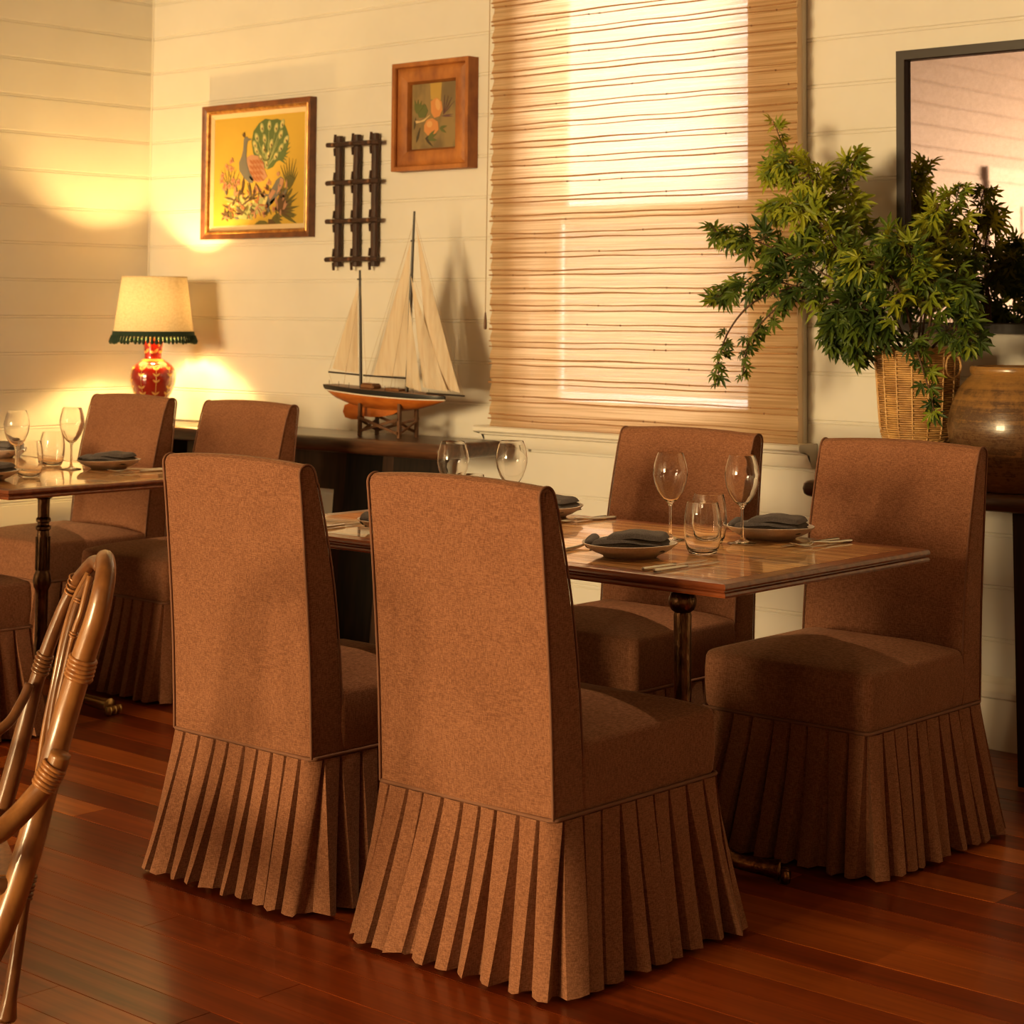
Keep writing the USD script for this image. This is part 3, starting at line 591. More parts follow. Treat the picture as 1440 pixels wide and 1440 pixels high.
copy_of(g0, (-5.483, 3.690, TZ), 25, 'leftmost wine glass on the far left table')
copy_of(g0, (-5.525, 3.940, TZ), 55, 'wine glass beside the brown chair on the far left table')
t0 = tumbler('tumbler', 'front stemless tumbler on the near table beside the nearest plate', (-2.617, 3.605, TZ), TG)
copy_of(t0, (-2.722, 3.775, TZ), 20, 'stemless tumbler on the near table, half hidden behind the front tumbler')
copy_of(t0, (-3.488, 3.760, TZ), 20, 'stemless tumbler barely showing its rim above the nearest chair back')
copy_of(t0, (-5.354, 3.655, TZ), 50, 'front stemless tumbler on the far left table')
copy_of(t0, (-5.694, 3.980, TZ), 80, 'stemless tumbler between the two wine glasses on the far left table')
p0 = plate('plate', 'cream stoneware plate nearest the camera on the near table', (-2.710, 3.455, TZ), PG)
PL = [(p0, (-2.710,3.455), 28), (copy_of(p0, (-2.682, 3.978, TZ), 100, 'cream stoneware plate in front of the chair under the wicker basket'), (-2.682,3.978), 20),
      (copy_of(p0, (-3.398, 3.955, TZ), 200, 'cream stoneware plate in front of the chair under the blind'), (-3.398,3.955), 12),
      (copy_of(p0, (-3.425, 3.435, TZ), 300, 'cream stoneware plate seen between the two chairs turned away'), (-3.425,3.435), 40),
      (copy_of(p0, (-5.475, 4.060, TZ), 150, 'cream stoneware plate at the right end of the far left table'), (-5.475,4.060), 25),
      (copy_of(p0, (-6.16, 4.060, TZ), 250, 'cream stoneware plate at the left edge behind the leftmost wine glass'), (-6.16,4.060), 25),
      (copy_of(p0, (-5.37, 3.500, TZ), 20, 'cream stoneware plate at the left edge, nearest on the far left table'), (-5.37,3.500), 30)]
NL = ['charcoal napkin folded on the nearest plate', 'charcoal napkin on the plate below the chair under the basket', 'charcoal napkin on the plate below the chair under the blind',
      'charcoal napkin on the plate between the two chairs turned away', 'charcoal napkin on the plate at the right end of the far left table', 'charcoal napkin at the left edge behind the leftmost wine glass', 'charcoal napkin at the left edge on the nearest plate of the far left table']
n0 = None
for k, (pp, (x, y), rz) in enumerate(PL):
    if n0 is None: n0 = napkin('napkin', NL[0], (x, y, TZ+.0165), rz, NG, 3)
    else: copy_of(n0, (x, y, TZ+.0165), rz, NL[k])
k0 = knife('knife', 'steel knife right of the nearest plate, the inner one', (-2.535, 3.275, TZ), -1, KG)
copy_of(k0, (-2.503, 3.272, TZ), -2, 'steel knife right of the nearest plate, the outer one near the table corner')
copy_of(k0, (-2.535, 4.055, TZ), 176, 'steel knife beside the plate at the table corner near the right chair')
copy_of(k0, (-3.255, 4.045, TZ), 178, 'steel knife beside the plate of the chair under the blind')
copy_of(k0, (-3.585, 3.300, TZ), 10, 'steel knife seen between the two chairs turned away')
copy_of(k0, (-5.255, 4.145, TZ), 178, 'steel knife at the right end of the far left table')
f0 = fork('fork', 'steel fork with tines left of the nearest plate', (-2.868, 3.41, TZ), 12, FG)
copy_of(f0, (-2.495, 4.050, TZ), 170, 'steel fork at the table corner in front of the right chair')
copy_of(f0, (-3.225, 4.050, TZ), 168, 'steel fork beside the plate of the chair under the blind')
copy_of(f0, (-5.290, 4.150, TZ), 172, 'steel fork at the right end of the far left table')

# ------------------------------------------------------------------ consoles along the back wall
def slab_top(x0, x1, y0, y1, z0, z1, r=.02):
    cx, cy, hx, hy = (x0+x1)/2, (y0+y1)/2, (x1-x0)/2, (y1-y0)/2; rings = []
    rr_ = (z1-z0)/2*.8
    for a in np.radians([-90,-60,-30,0,30,60,90]):
        ins = rr_*(1-math.cos(a)); z = (z0+z1)/2 + ((z1-z0)/2-rr_)*np.sign(math.sin(a)) + rr_*math.sin(a)
        q = rounded_rect(hx-ins, hy-ins, r, 5); rings.append(np.column_stack([q[:,0]+cx, q[:,1]+cy, np.full(len(q), z)]))
    return loft(rings)
def slab_leg(x, th, y0, y1, z1, lean=-.05, grow=.02):
    v = []
    for z, l, g in ((0, lean, grow), (z1, 0, 0)):
        v.append(np.array([(x+l-th/2, y0-g, z), (x+l+th/2, y0-g, z), (x+l+th/2, y1+g*.3, z), (x+l-th/2, y1+g*.3, z)]))
    return loft(v)
conL = thing('console_table', 'dark walnut console with rounded slab top under the model sailboat', 'console table')
part(conL, 'tabletop', slab_top(-6.78, -4.71, 4.92, 5.27, .772, .830), 'dark_wood', smooth=50)
for x in (-5.02, -5.27, -6.15, -6.40): part(conL, 'leg', slab_leg(x, .055, 4.97, 5.235, .7725), 'dark_wood_v', smooth=False)
part(conL, 'apron', bx(-6.4, -5.26, 5.20, 5.235, .60, .7725), 'dark_wood_v', smooth=False)
conR = thing('console_table', 'dark wood console at the right edge under the stoneware jar', 'console table')
part(conR, 'tabletop', slab_top(-3.225, -1.6, 4.94, 5.29, .750, .800), 'dark_wood', smooth=50)
for x in (-2.50, -1.75): part(conR, 'leg', slab_leg(x, .10, 4.985, 5.25, .7505, 0.02), 'dark_wood_v', smooth=False)

# ------------------------------------------------------------------ lamp
LX, LY = -6.55, 5.075
lamp = thing('table_lamp', 'oxblood red ceramic lamp with gold leaves and linen shade, lit in the corner', 'lamp', (LX, LY, .8302))
vp = [(0,0),(.060,0),(.062,.006),(.060,.014),(.050,.020),(.042,.030),(.040,.046)]
part(lamp, 'foot', lathe(vp+[(0,.046)], 40), 'brass', smooth=35)
body = [(.036,.046),(.040,.055),(.052,.075),(.068,.100),(.082,.128),(.0915,.158),(.0945,.182),(.092,.205),(.083,.226),(.068,.242),(.050,.252),(.040,.258),(.036,.264),(.0365,.285),(.038,.305),(.0405,.325),(.042,.335),(.038,.337),(0,.337)]
bb = smooth_path(np.array([(r,0,z) for r,z in body[:17]]), 3)[:, [0,2]]
va = part(lamp, 'vase', lathe([(0,.046)]+[tuple(p) for p in bb]+[(.038,.337),(0,.337)], 56), 'red_glaze', smooth=40)
def on_vase(a, z, off): return np.array([(np.interp(z, bb[:,1], bb[:,0])+off)*np.cos(a), (np.interp(z, bb[:,1], bb[:,0])+off)*np.sin(a), z]).T
def vase_leaf(a, z, ang, L, wd):
    out = []
    for t, s in [(0,0),(.25,.8),(.5,1),(.75,.7),(1,0),(.75,-.7),(.5,-1),(.25,-.8)]:
        u, w = t*L, s*wd; out.append((u*math.cos(ang)-w*math.sin(ang), u*math.sin(ang)+w*math.cos(ang)))
    out = np.array([(0.5*L*math.cos(ang), .5*L*math.sin(ang))]+out); r = np.interp(z, bb[:,1], bb[:,0])
    P0 = on_vase(a+out[:,0]/r, z+out[:,1], .0012); P1 = on_vase(a+out[:,0]/r, z+out[:,1], .0002); n = 8
    f = [(0,i,i%n+1) for i in range(1,n+1)] + [(i, i+9, i%n+10) for i in range(1,n+1)] + [(i, i%n+10, i%n+1) for i in range(1,n+1)]
    return tm(np.vstack([P0,P1]), f)
lv, st_ = [], []
for k in range(9):
    a0 = k*2*PI/9 + .2
    for j, z in enumerate(np.linspace(.085, .215, 6)):
        if (k+j) % 7 == 3: continue
        lv += [vase_leaf(a0, z, math.radians(42), .020, .0038), vase_leaf(a0, z, math.radians(138), .020, .0038)]
    st_.append(tube(on_vase(np.full(9, a0), np.linspace(.075,.235,9), .0006), .0012, 5))
for k in range(6): lv += [vase_leaf(k*2*PI/6+.5, .285, math.radians(50), .026, .0062), vase_leaf(k*2*PI/6+.5, .288, math.radians(170), .020, .006), vase_leaf(k*2*PI/6, .312, math.radians(100), .016, .005)]
part(va, 'gold_leaf', cat_(lv), 'gold_leaf', smooth=False, kind='stuff'); part(va, 'gold_stem', cat_(st_), 'gold_leaf', smooth=True)
part(va, 'gold_collar', lathe([(.034,.248),(.0520,.2505),(.0505,.2535),(.0400,.2600),(.0365,.2605)], 48), 'gold_leaf', smooth=40)
part(lamp, 'socket', lathe([(0,.337),(.014,.337),(.016,.345),(.016,.40),(.012,.41),(0,.41)], 24), 'brass', smooth=40)
part(lamp, 'harp', tube(smooth_path([(.018,0,.39),(.055,0,.45),(.058,0,.52),(.03,0,.585),(0,0,.598),(-.03,0,.585),(-.058,0,.52),(-.055,0,.45),(-.018,0,.39)],5), .0018, 6), 'brass', smooth=True)
bul = trimesh.creation.icosphere(3, .026); bul.apply_translation([0,0,.480]); part(lamp, 'bulb', bul, 'bulb', smooth=True)
RT, RB, ZT, ZB = .136, .170, .607, .352
sh = part(lamp, 'shade', lathe([(RB,ZB),(RT,ZT),(RT-.0015,ZT),(RB-.0015,ZB),(RB,ZB)][:4], 72), 'shade', smooth=60) if False else None
a = np.linspace(0, 2*PI, 72, endpoint=False)
ring = lambda r, z: np.stack([r*np.cos(a), r*np.sin(a), np.full(72, z)], 1)
sh = part(lamp, 'shade', loft([ring(RB + (RT-RB)*t, ZB+(ZT-ZB)*t) for t in np.linspace(0,1,9)], caps=(False,False)), 'shade', smooth=True)
part(sh, 'top_binding', tube(ring(RT, ZT), .0022, 6, closed=True), 'shade', smooth=True)
part(sh, 'spider', cat_([bar((0,0,.598), (RT*math.cos(q), RT*math.sin(q), .600), .0014, 5) for q in (0.3, 2.4, 4.5)]), 'brass', smooth=True)
bd = part(sh, 'green_braid', loft([ring(RB+.0008, ZB+.004), ring(RB+.0040, ZB+.004), ring(RB+.0015, ZB+.026), ring(RB-.0022, ZB+.026)], caps=(False,False)), 'green_trim', smooth=40)
rg = random.Random(2); tas = []
for k in range(64):
    q = k*2*PI/64; c = np.array([(RB+.004)*math.cos(q), (RB+.004)*math.sin(q), 0]); l = .020+.008*abs(math.sin(k*PI/4)) + rg.uniform(-.002,.003)
    d = np.array([math.cos(q), math.sin(q), 0])
    tas.append(tube([c+[0,0,ZB+.008], c+d*.003+[0,0,ZB-.006], c+d*.005+[0,0,ZB-l*.7], c+d*.006+[0,0,ZB-l]], [.004,.0062,.0085,.0035], 6))
part(sh, 'fringe', cat_(tas), 'green_trim', smooth=True, kind='stuff')
part(lamp, 'cord', tube(smooth_path([(.055,.02,.006),(.12,.06,.004),(.22,.09,.0035),(.36,.11,.0035),(.55,.15,.0035)],6), .0028, 6), 'cord_black', smooth=True)

# ------------------------------------------------------------------ model sailboat and its stand
BYC = 5.10
boat = thing('model_sailboat', 'model two-masted sailboat with orange hull and cream sails on the console', 'model boat')
deck = np.array([(-5.481,1.017),(-5.394,1.012),(-5.302,1.008),(-5.183,1.004),(-5.067,1.0),(-4.96,.995),(-4.862,.990)])
blk = np.array([(-5.481,.999),(-5.358,.993),(-5.218,.986),(-5.081,.981),(-4.98,.978),(-4.862,.978)])
whi = blk - [0,.0045]
keel = np.array([(-5.481,.990),(-5.429,.962),(-5.357,.943),(-5.272,.931),(-5.175,.925),(-5.08,.927),(-4.999,.937),(-4.914,.957),(-4.862,.9725)])
xs = np.linspace(-5.481, -4.862, 34)
def half(x):
    t = (x+5.481)/.619; return .066*np.clip(np.sin(PI*np.clip(.10+.90*t,0,1)),0,1)**.62 + .0015
def hull_section(x, top, botm, k=1.0, n=9, closed_bottom=False):
    pass
def zi(arr, x): return np.interp(x, arr[:,0], arr[:,1])
def flare(x, z):   # half breadth at height z
    d, kz = zi(deck,x), zi(keel,x); t = np.clip((z-kz)/max(d-kz,1e-4),0,1); return half(x)*(1-(1-t)**2.4)**.62
low, stripe, topside = [], [], []
for x in xs:
    kz, wz, bz, dz = zi(keel,x), zi(whi,x), zi(blk,x), zi(deck,x)
    zs = np.linspace(min(kz,wz-.001), wz, 9); L = [(x, BYC-flare(x,z), z) for z in zs[::-1]] + [(x, BYC+flare(x,z), z) for z in zs[1:]]
    low.append(np.array(L))
    for lst, za, zb, o in ((stripe, wz, bz, .0008), (topside, bz, dz, .0014)):
        zz_ = np.linspace(za, zb, 3); lst.append(np.array([(x, BYC-flare(x,z)-o, z) for z in zz_] + [(x, BYC+flare(x,z)+o, z) for z in zz_[::-1]]))
hu = part(boat, 'hull', loft(low), 'orange_hull', smooth=50)
part(hu, 'white_stripe', loft(stripe), 'white_paint', smooth=50)
part(hu, 'black_topside', loft(topside), 'black_paint', smooth=50)
part(boat, 'deck', loft([np.array([(x, BYC-half(x)*.93, zi(deck,x)+.0012), (x, BYC+half(x)*.93, zi(deck,x)+.0012), (x, BYC+half(x)*.93, zi(deck,x)-.004), (x, BYC-half(x)*.93, zi(deck,x)-.004)]) for x in xs[1:-1]]), 'deck_wood', smooth=30)
fin = Polygon([(-5.31,.938),(-5.300,.915),(-5.285,.901),(-5.237,.899),(-5.175,.904),(-5.12,.914),(-5.085,.930),(-5.18,.940)]); part(hu, 'keel', prism(fin, BYC-.011, BYC+.011), 'orange_hull', smooth=30)
rud = Polygon([(-5.350,.947),(-5.386,.936),(-5.394,.914),(-5.383,.896),(-5.349,.890),(-5.296,.892),(-5.290,.935)]).buffer(.004); part(boat, 'rudder', prism(rud, BYC-.006, BYC+.006), 'orange_hull', smooth=30)
part(boat, 'cabin', cat_([xform(bx(-.035,.035,-.024,.024,0,.016,.004), roty=.04, loc=(-5.252,BYC,1.0065)), xform(bx(-.03,.03,-.020,.020,.016,.020,.002), roty=.04, loc=(-5.252,BYC,1.0065))]), 'deck_wood', smooth=False)
part(boat, 'hatch', xform(bx(-.038,.038,-.022,.022,0,.010,.002), roty=.04, loc=(-5.118,BYC,1.0020)), 'deck_wood', smooth=False)
V3 = lambda p, y=BYC: np.array([p[0], y, p[1]])
part(boat, 'mizzen_mast', tube([V3((-5.306,1.008)), V3((-5.313,1.25)), V3((-5.320,1.456))], [.0062,.0056,.0044], 8), 'mast', smooth=True)
part(boat, 'main_mast', tube([V3((-5.059,1.001)), V3((-5.045,1.34)), V3((-5.030,1.674))], [.0074,.0066,.0040], 8), 'mast', smooth=True)
part(boat, 'boom', bar(V3((-5.487,1.063)), V3((-5.314,1.056)), .0034), 'mast', smooth=True)
part(boat, 'boom', bar(V3((-5.293,1.055)), V3((-5.056,1.050)), .0034), 'mast', smooth=True)
part(boat, 'bowsprit', bar(V3((-4.955,.9985)), V3((-4.766,.995)), .0034), 'mast', smooth=True)
part(boat, 'gaff_jaw', cat_([bx(-5.331,-5.314,BYC-.004,BYC+.004,1.418,1.424), bx(-5.045,-5.030,BYC-.004,BYC+.004,1.560,1.566)]), 'mast', smooth=False)
def sail(A, B, C, belly, y0, crease=0.):          # a triangle of cloth with a belly towards the camera side
    A, B, C = (np.array(p) for p in (A, B, C)); n = 16; P, F = [], []
    idx = {}
    for i in range(n+1):
        for j in range(n+1-i):
            u, v = i/n, j/n; w = 1-u-v; p = A*w+B*u+C*v
            d = belly*27*u*v*w + belly*1.2*min(1, 4*u*(1-u))*.3
            d += crease*math.sin((u-v)*9)*(1-w)*.6*(u+v)
            idx[i,j] = len(P); P.append((p[0], y0-d, p[1]))
    for i in range(n):
        for j in range(n-i):
            F.append((idx[i,j], idx[i+1,j], idx[i,j+1]))
            if i+j < n-1: F.append((idx[i+1,j], idx[i+1,j+1], idx[i,j+1]))
    v = np.array(P); f = np.array(F); N = len(v)
    return tm(np.vstack([v, v+[0,.0006,0]]), np.vstack([f, f[:,::-1]+N]))
part(boat, 'mizzen_sail', sail((-5.327,1.400),(-5.318,1.062),(-5.466,1.076),.010,BYC-.002,.002), 'sail', smooth=True)
part(boat, 'main_sail', sail((-5.046,1.560),(-5.055,1.058),(-5.240,1.056),.014,BYC-.002,.003), 'sail', smooth=True)
part(boat, 'jib', sail((-5.021,1.610),(-4.790,1.006),(-4.945,1.030),.016,BYC+.004,.006), 'sail', smooth=True, label='outer jib sail')
part(boat, 'jib', sail((-5.034,1.433),(-4.836,1.009),(-4.965,1.020),.016,BYC-.012,.006), 'sail', smooth=True, label='inner jib sail')
part(boat, 'jib', sail((-5.030,1.345),(-4.960,1.004),(-5.045,1.022),.010,BYC-.022,.004), 'sail', smooth=True, label='smallest jib sail next to the main mast')
rig = [((-5.030,1.662),(-4.772,.999)),((-5.032,1.640),(-5.270,1.008)),((-5.045,1.60),(-5.30,1.006)),((-5.320,1.45),(-5.272,1.008)),((-5.316,1.42),(-5.487,1.066)),((-5.487,1.062),(-5.465,1.018)),((-5.19,1.053),(-5.19,1.004)),((-5.12,1.052),(-5.125,1.003)),((-5.022,1.615),(-4.785,1.004)),((-5.034,1.437),(-4.832,1.003))]
part(boat, 'rigging', cat_([bar(V3(a_), V3(b_), .0006, 4) for a_, b_ in rig] + [bar(V3((-5.035,1.50)), V3((-5.09,1.002), BYC+s*.058), .0006, 4) for s in (-1,1)] + [bar(V3((-5.317,1.40)), V3((-5.35,1.010), BYC+s*.05), .0006, 4) for s in (-1,1)]), 'thread', smooth=True)
part(boat, 'sail_ring', cat_([lathe([(.001,-.002),(.0055,-.002),(.0055,.002),(.001,.002)], 8, V3((-5.059+.0000435*((z-1.0)/1e-3), z))) for z in (1.12,1.2,1.28,1.34,1.42)]), 'brass', smooth=False, kind='stuff')
part(boat, 'railing', cat_([bar((x, BYC-flare(x,zi(deck,x))+.004, zi(deck,x)), (x, BYC-flare(x,zi(deck,x))+.004, zi(deck,x)+.02), .0009, 5) for x in np.linspace(-5.44,-4.92,9)]), 'mast', smooth=True)
stand = thing('boat_stand', 'brown trestle stand of crossed sticks under the model sailboat', 'stand')
ys = (BYC-.045, BYC+.045)
def zhull(x, y):
    zs = np.linspace(zi(keel,x), zi(deck,x), 60); f_ = np.array([flare(x,z) for z in zs]); o = np.nonzero(f_ >= abs(y-BYC))[0]; return zs[o[0]] if len(o) else zi(deck,x)
XA, XB = -5.262, -5.052
for x in (XA, XB):
    for y in ys: part(stand, 'post', bx(x-.0065, x+.0065, y-.0065, y+.0065, .8302, max(zhull(x,y)-.0005,.9), .001), 'stand_wood', smooth=False)
for y in ys:
    for a_, b_ in (((XA,.848),(XB,.900)), ((XA,.900),(XB,.848))):
        o = -.007 if y < BYC else .007
        m = xform(bx(0, math.hypot(b_[0]-a_[0], b_[1]-a_[1]), -.0035, .0035, -.005, .005), roty=-math.atan2(b_[1]-a_[1], b_[0]-a_[0]), loc=(a_[0], y+o+(.004 if a_[1] < .87 else -.004), a_[1])); part(stand, 'cross_brace', m, 'stand_wood', smooth=False)
for x in (XA, XB):
    for s in (1, -1):
        a_, b_ = np.array([ys[0], .870-s*.022]), np.array([ys[1], .870+s*.022]); m = bar((x+s*.006, a_[0], a_[1]), (x+s*.006, b_[0], b_[1]), .0045, 6); part(stand, 'end_brace', m, 'stand_wood', smooth=False)

# ------------------------------------------------------------------ pictures
def frame_rails(t, x0, x1, z0, z1, w, y_front, y_back, m, name='frame_rail', prof=None):
    prof = prof or [(0,0),(0,1),(.12,1.0),(.5,.92),(.9,.86),(1,.80),(1,0)]
    P = [(x0,z0,1,1),(x1,z0,-1,1),(x1,z1,-1,-1),(x0,z1,1,-1)]; out = []
    for i in range(4):
        rings = []
        for x, z, sx, sz in (P[i], P[(i+1) % 4]):
            rings.append(np.array([(x+sx*d*w, y_back+(y_front-y_back)*h, z+sz*d*w) for d, h in prof]))
        mm = loft(rings)
        if mm.volume < 0: mm.invert()
        out.append(part(t, name, mm, m, smooth=35))
    return out
YW = YB-.0012
# peacock needlework
pk = thing('framed_picture', 'gilt framed mustard needlework of a peacock and flowers on the wall above the lamp', 'picture')
PX0, PX1, PZ0, PZ1 = -6.545, -5.848, 1.603, 2.183
frame_rails(pk, PX0, PX1, PZ0, PZ1, .022, 5.312, YW, 'frame_brown', 'frame_rail')
frame_rails(pk, PX0+.020, PX1-.020, PZ0+.020, PZ1-.020, .018, 5.318, YW, 'gilt', 'gilt_inner_rail', [(0,0),(0,.9),(.3,1.),(.7,.9),(1,.6),(1,0)])
frame_rails(pk, PX0+.036, PX1-.036, PZ0+.036, PZ1-.036, .022, 5.332, YW, 'linen', 'linen_mat', [(0,0),(0,1),(1,.7),(1,0)])
cx0, cx1, cz0, cz1 = PX0+.057, PX1-.057, PZ0+.057, PZ1-.057
cv = part(pk, 'canvas', bx(cx0, cx1, 5.338, YW, cz0, cz1), 'yellow_canvas', smooth=False)
CWd, CHt = cx1-cx0, cz1-cz0
def U(u, v): return (cx0+u*CWd, cz0+v*CHt)        # 0..1 from lower left
def blob(pts): return Polygon([U(*p) for p in pts])
def ell(u, v, a, b, ang=0):
    e = affinity.scale(Point(0,0).buffer(1, 6), a*CHt, b*CHt); e = affinity.rotate(e, ang, origin=(0,0)); return affinity.translate(e, *U(u, v))
def frond(u, v, ang, L, wd):                       # a leaf shape
    q = np.array([(0,0),(.3,.9),(.6,.8),(1,0),(.6,-.8),(.3,-.9)]); c, s = math.cos(math.radians(ang)), math.sin(math.radians(ang))
    x, y = q[:,0]*L*CHt, q[:,1]*wd*CHt; o = U(u, v); return Polygon(np.stack([o[0]+x*c-y*s, o[1]+x*s+y*c], 1))
thr = {n: plain('thread_'+n, c, .9) for n, c in dict(green=(.075,.11,.030), sage=(.30,.31,.12), cream=(.52,.42,.16), grey=(.13,.12,.105), rust=(.30,.10,.035), pink=(.38,.19,.11), brown=(.085,.045,.018), olive=(.10,.085,.018)).items()}
def stitch(name, shapes, col, lvl, kind=None):
    g = unary_union([s.buffer(0) for s in shapes]).intersection(sbox(cx0+.002, cz0+.002, cx1-.002, cz1-.002)); part(cv, name, prism(g, 5.338-.0006*lvl, 5.3381), thr[col], smooth=False, kind=kind or ('stuff' if g.geom_type != 'Polygon' else None))
rg = random.Random(21)
tail = [(.60,.50),(.50,.56),(.44,.66),(.42,.76),(.44,.86),(.50,.93),(.57,.965),(.64,.95),(.70,.955),(.76,.93),(.80,.86),(.83,.78),(.82,.70),(.80,.64),(.77,.58),(.70,.57),(.66,.52)]
stitch('tail_fan', [blob(tail)] + [frond(.60,.54, a_, .43-.10*abs(a_-75)/60+rg.uniform(-.02,.02), .022) for a_ in range(20, 125, 6)] + [frond(.66,.66, a_, .20+rg.uniform(-.02,.02), .018) for a_ in range(-35, 50, 9)], 'green', 1)
eyes = [(.535,.885),(.615,.90),(.69,.875),(.755,.905),(.48,.80),(.565,.78),(.74,.81),(.80,.76),(.48,.68),(.56,.69),(.64,.73),(.745,.69),(.53,.61),(.61,.63),(.69,.62),(.59,.55),(.46,.735)]
stitch('tail_quill', [frond(.60,.53, math.degrees(math.atan2((v-.53)*CHt,(u-.60)*CWd)), math.hypot((v-.53)*CHt,(u-.60)*CWd)/CHt*1.02, .005) for u, v in eyes], 'sage', 2)
stitch('tail_plume', [ell(u, v, .026, .046, math.degrees(math.atan2((v-.5)*CHt,(u-.6)*CWd))-90) for u, v in eyes], 'sage', 2)
stitch('tail_eye', [ell(u, v, .015, .030, math.degrees(math.atan2((v-.5)*CHt,(u-.6)*CWd))-90) for u, v in eyes], 'cream', 3)
stitch('eye_spot', [ell(u+.004, v-.01, .007, .014, 20) for u, v in eyes], 'brown', 4)
stitch('peacock_neck', [blob([(.345,.81),(.335,.79),(.33,.70),(.315,.64),(.285,.58),(.29,.51),(.34,.44),(.40,.39),(.44,.385),(.45,.42),(.40,.50),(.375,.57),(.365,.64),(.37,.74),(.385,.79),(.37,.815)]), blob([(.38,.80),(.425,.785),(.385,.775)])], 'grey', 3)
stitch('peacock_wing', [blob([(.365,.62),(.42,.645),(.50,.63),(.56,.57),(.57,.50),(.60,.44),(.56,.40),(.50,.39),(.45,.41),(.40,.48),(.37,.55)])], 'pink', 2)
stitch('wing_feather', [frond(.40+.035*k, .60-.05*j, -35, .09, .014) for k in range(4) for j in range(4)], 'rust', 3)
stitch('crest', [frond(.345,.81, a_, .05, .008) for a_ in (95,115,140)] + [frond(.40,.40,-75,.16,.012), frond(.47,.39,-50,.22,.010), frond(.34,.44,-95,.14,.02)], 'brown', 4)
fl = [(.15,.55),(.10,.47),(.20,.60),(.13,.38),(.22,.42),(.28,.40),(.09,.42),(.48,.33),(.52,.31),(.62,.38),(.46,.30),(.60,.17),(.68,.14),(.57,.10),(.20,.53),(.18,.37),(.24,.37),(.12,.36)]
stitch('flower', [frond(u, v, a_+rg.uniform(0,60), .035, .014) for u, v in fl for a_ in range(0,360,72)], 'pink', 3)
stitch('flower_centre', [ell(u, v, .012, .012) for u, v in fl], 'rust', 4)
stitch('stem', [frond(.17,.34, a_, .22, .007) for a_ in (60,75,92,108,122)] + [frond(.22,.34, a_, .2, .007) for a_ in (60,85,110)], 'olive', 1)
stitch('ground', [blob([(.12,.25),(.22,.28),(.33,.24),(.45,.20),(.55,.26),(.60,.20),(.56,.13),(.45,.08),(.32,.06),(.25,.12),(.30,.18),(.20,.22)]), blob([(.22,.12),(.30,.06),(.45,.05),(.40,.13)])], 'sage', 1)
stitch('ground_leaf', [frond(.25+.05*k, .17+.02*(k%3), 160-18*k, .13, .02) for k in range(7)], 'cream', 2)
stitch('branch', [frond(.12,.27,-12,.20,.010), frond(.30,.17,25,.30,.012), frond(.10,.20,-20,.22,.012), frond(.36,.22,10,.22,.01)], 'brown', 3)
stitch('hen_body', [blob([(.70,.40),(.745,.43),(.775,.41),(.77,.34),(.72,.26),(.66,.19),(.58,.13),(.60,.22),(.63,.30),(.67,.35)])], 'grey', 3)
stitch('hen_breast', [blob([(.745,.42),(.785,.40),(.77,.34),(.735,.36)]), ell(.72,.455,.02,.02), blob([(.62,.26),(.66,.32),(.70,.30),(.64,.22)])], 'pink', 4)
stitch('grass', [frond(.84,.30, a_, .28+rg.uniform(-.08,.03), .010) for a_ in range(55, 125, 9)] + [frond(.72,.12, a_, .26+rg.uniform(-.06,.06), .020) for a_ in range(-25, 75, 8)] + [frond(.55,.04, a_, .12, .014) for a_ in range(200, 350, 17)] + [frond(.66,.06, a_, .15, .018) for a_ in range(-80, 20, 14)], 'olive', 2)
stitch('grass_dark', [frond(.70,.13, a_, .22, .014) for a_ in range(-20, 70, 11)] + [frond(.62,.05, a_, .13, .018) for a_ in range(-70, -10, 15)] + [frond(.14,.10, a_, .07, .014) for a_ in (40,100,160,220,300)], 'brown', 3)

rf = random.Random(31)
for nm, cl, cnt in (('undergrowth','olive',34),('undergrowth','brown',22),('blossom','pink',26),('undergrowth','rust',14),('undergrowth','grey',14)):
    stitch(nm, [frond(.14+.70*rf.random(), .05+.27*rf.random()**1.2, rf.uniform(0,180), rf.uniform(.05,.11), rf.uniform(.008,.018)) for _ in range(cnt)], cl, rf.choice((3,4)), 'stuff')
# fruit painting in a broad tan frame
fr = thing('framed_picture', 'small fruit still life in a broad tan wooden frame left of the blind', 'picture')
FX0, FX1, FZ0, FZ1 = -5.352, -4.940, 1.847, 2.272
frame_rails(fr, FX0, FX1, FZ0, FZ1, .020, 5.292, YW, 'tan_wood', 'outer_rail', [(0,0),(0,1),(.8,1.0),(1,.9),(1,0)])
frame_rails(fr, FX0+.018, FX1-.018, FZ0+.018, FZ1-.018, .068, 5.298, YW, 'tan_wood', 'inner_rail', [(0,0),(0,.8),(.2,.98),(.5,1.03),(.85,.9),(1,.5),(1,0)])
fx0_, fx1_, fz0_, fz1_ = FX0+.085, FX1-.085, FZ0+.085, FZ1-.085
def paint_mat():
    nodes = {'tc': ('texture_coordinate', {}), 'mp': ('mapping', {'scale': (14,14,6)}), 'n': ('noise_texture', {'scale': 1., 'detail': 5.}), 'r': ('rgb_ramp', {'ramp': [(0,(.11,.075,.030)),(.42,(.15,.10,.042)),(.58,(.25,.165,.060)),(1,(.22,.15,.06))]}), 'p': ('principled_bsdf', {'roughness': .5})}
    return mat('oil_ground', nodes, [('tc.object','mp.vector'),('mp.vector','n.vector'),('n.fac','r.fac'),('r.color','p.base_color')], 'p.BSDF')
cv = part(fr, 'canvas', bx(fx0_, fx1_, 5.322, YW, fz0_, fz1_), paint_mat(), smooth=False)
cx0, cx1, cz0, cz1 = fx0_, fx1_, fz0_, fz1_; CWd, CHt = cx1-cx0, cz1-cz0
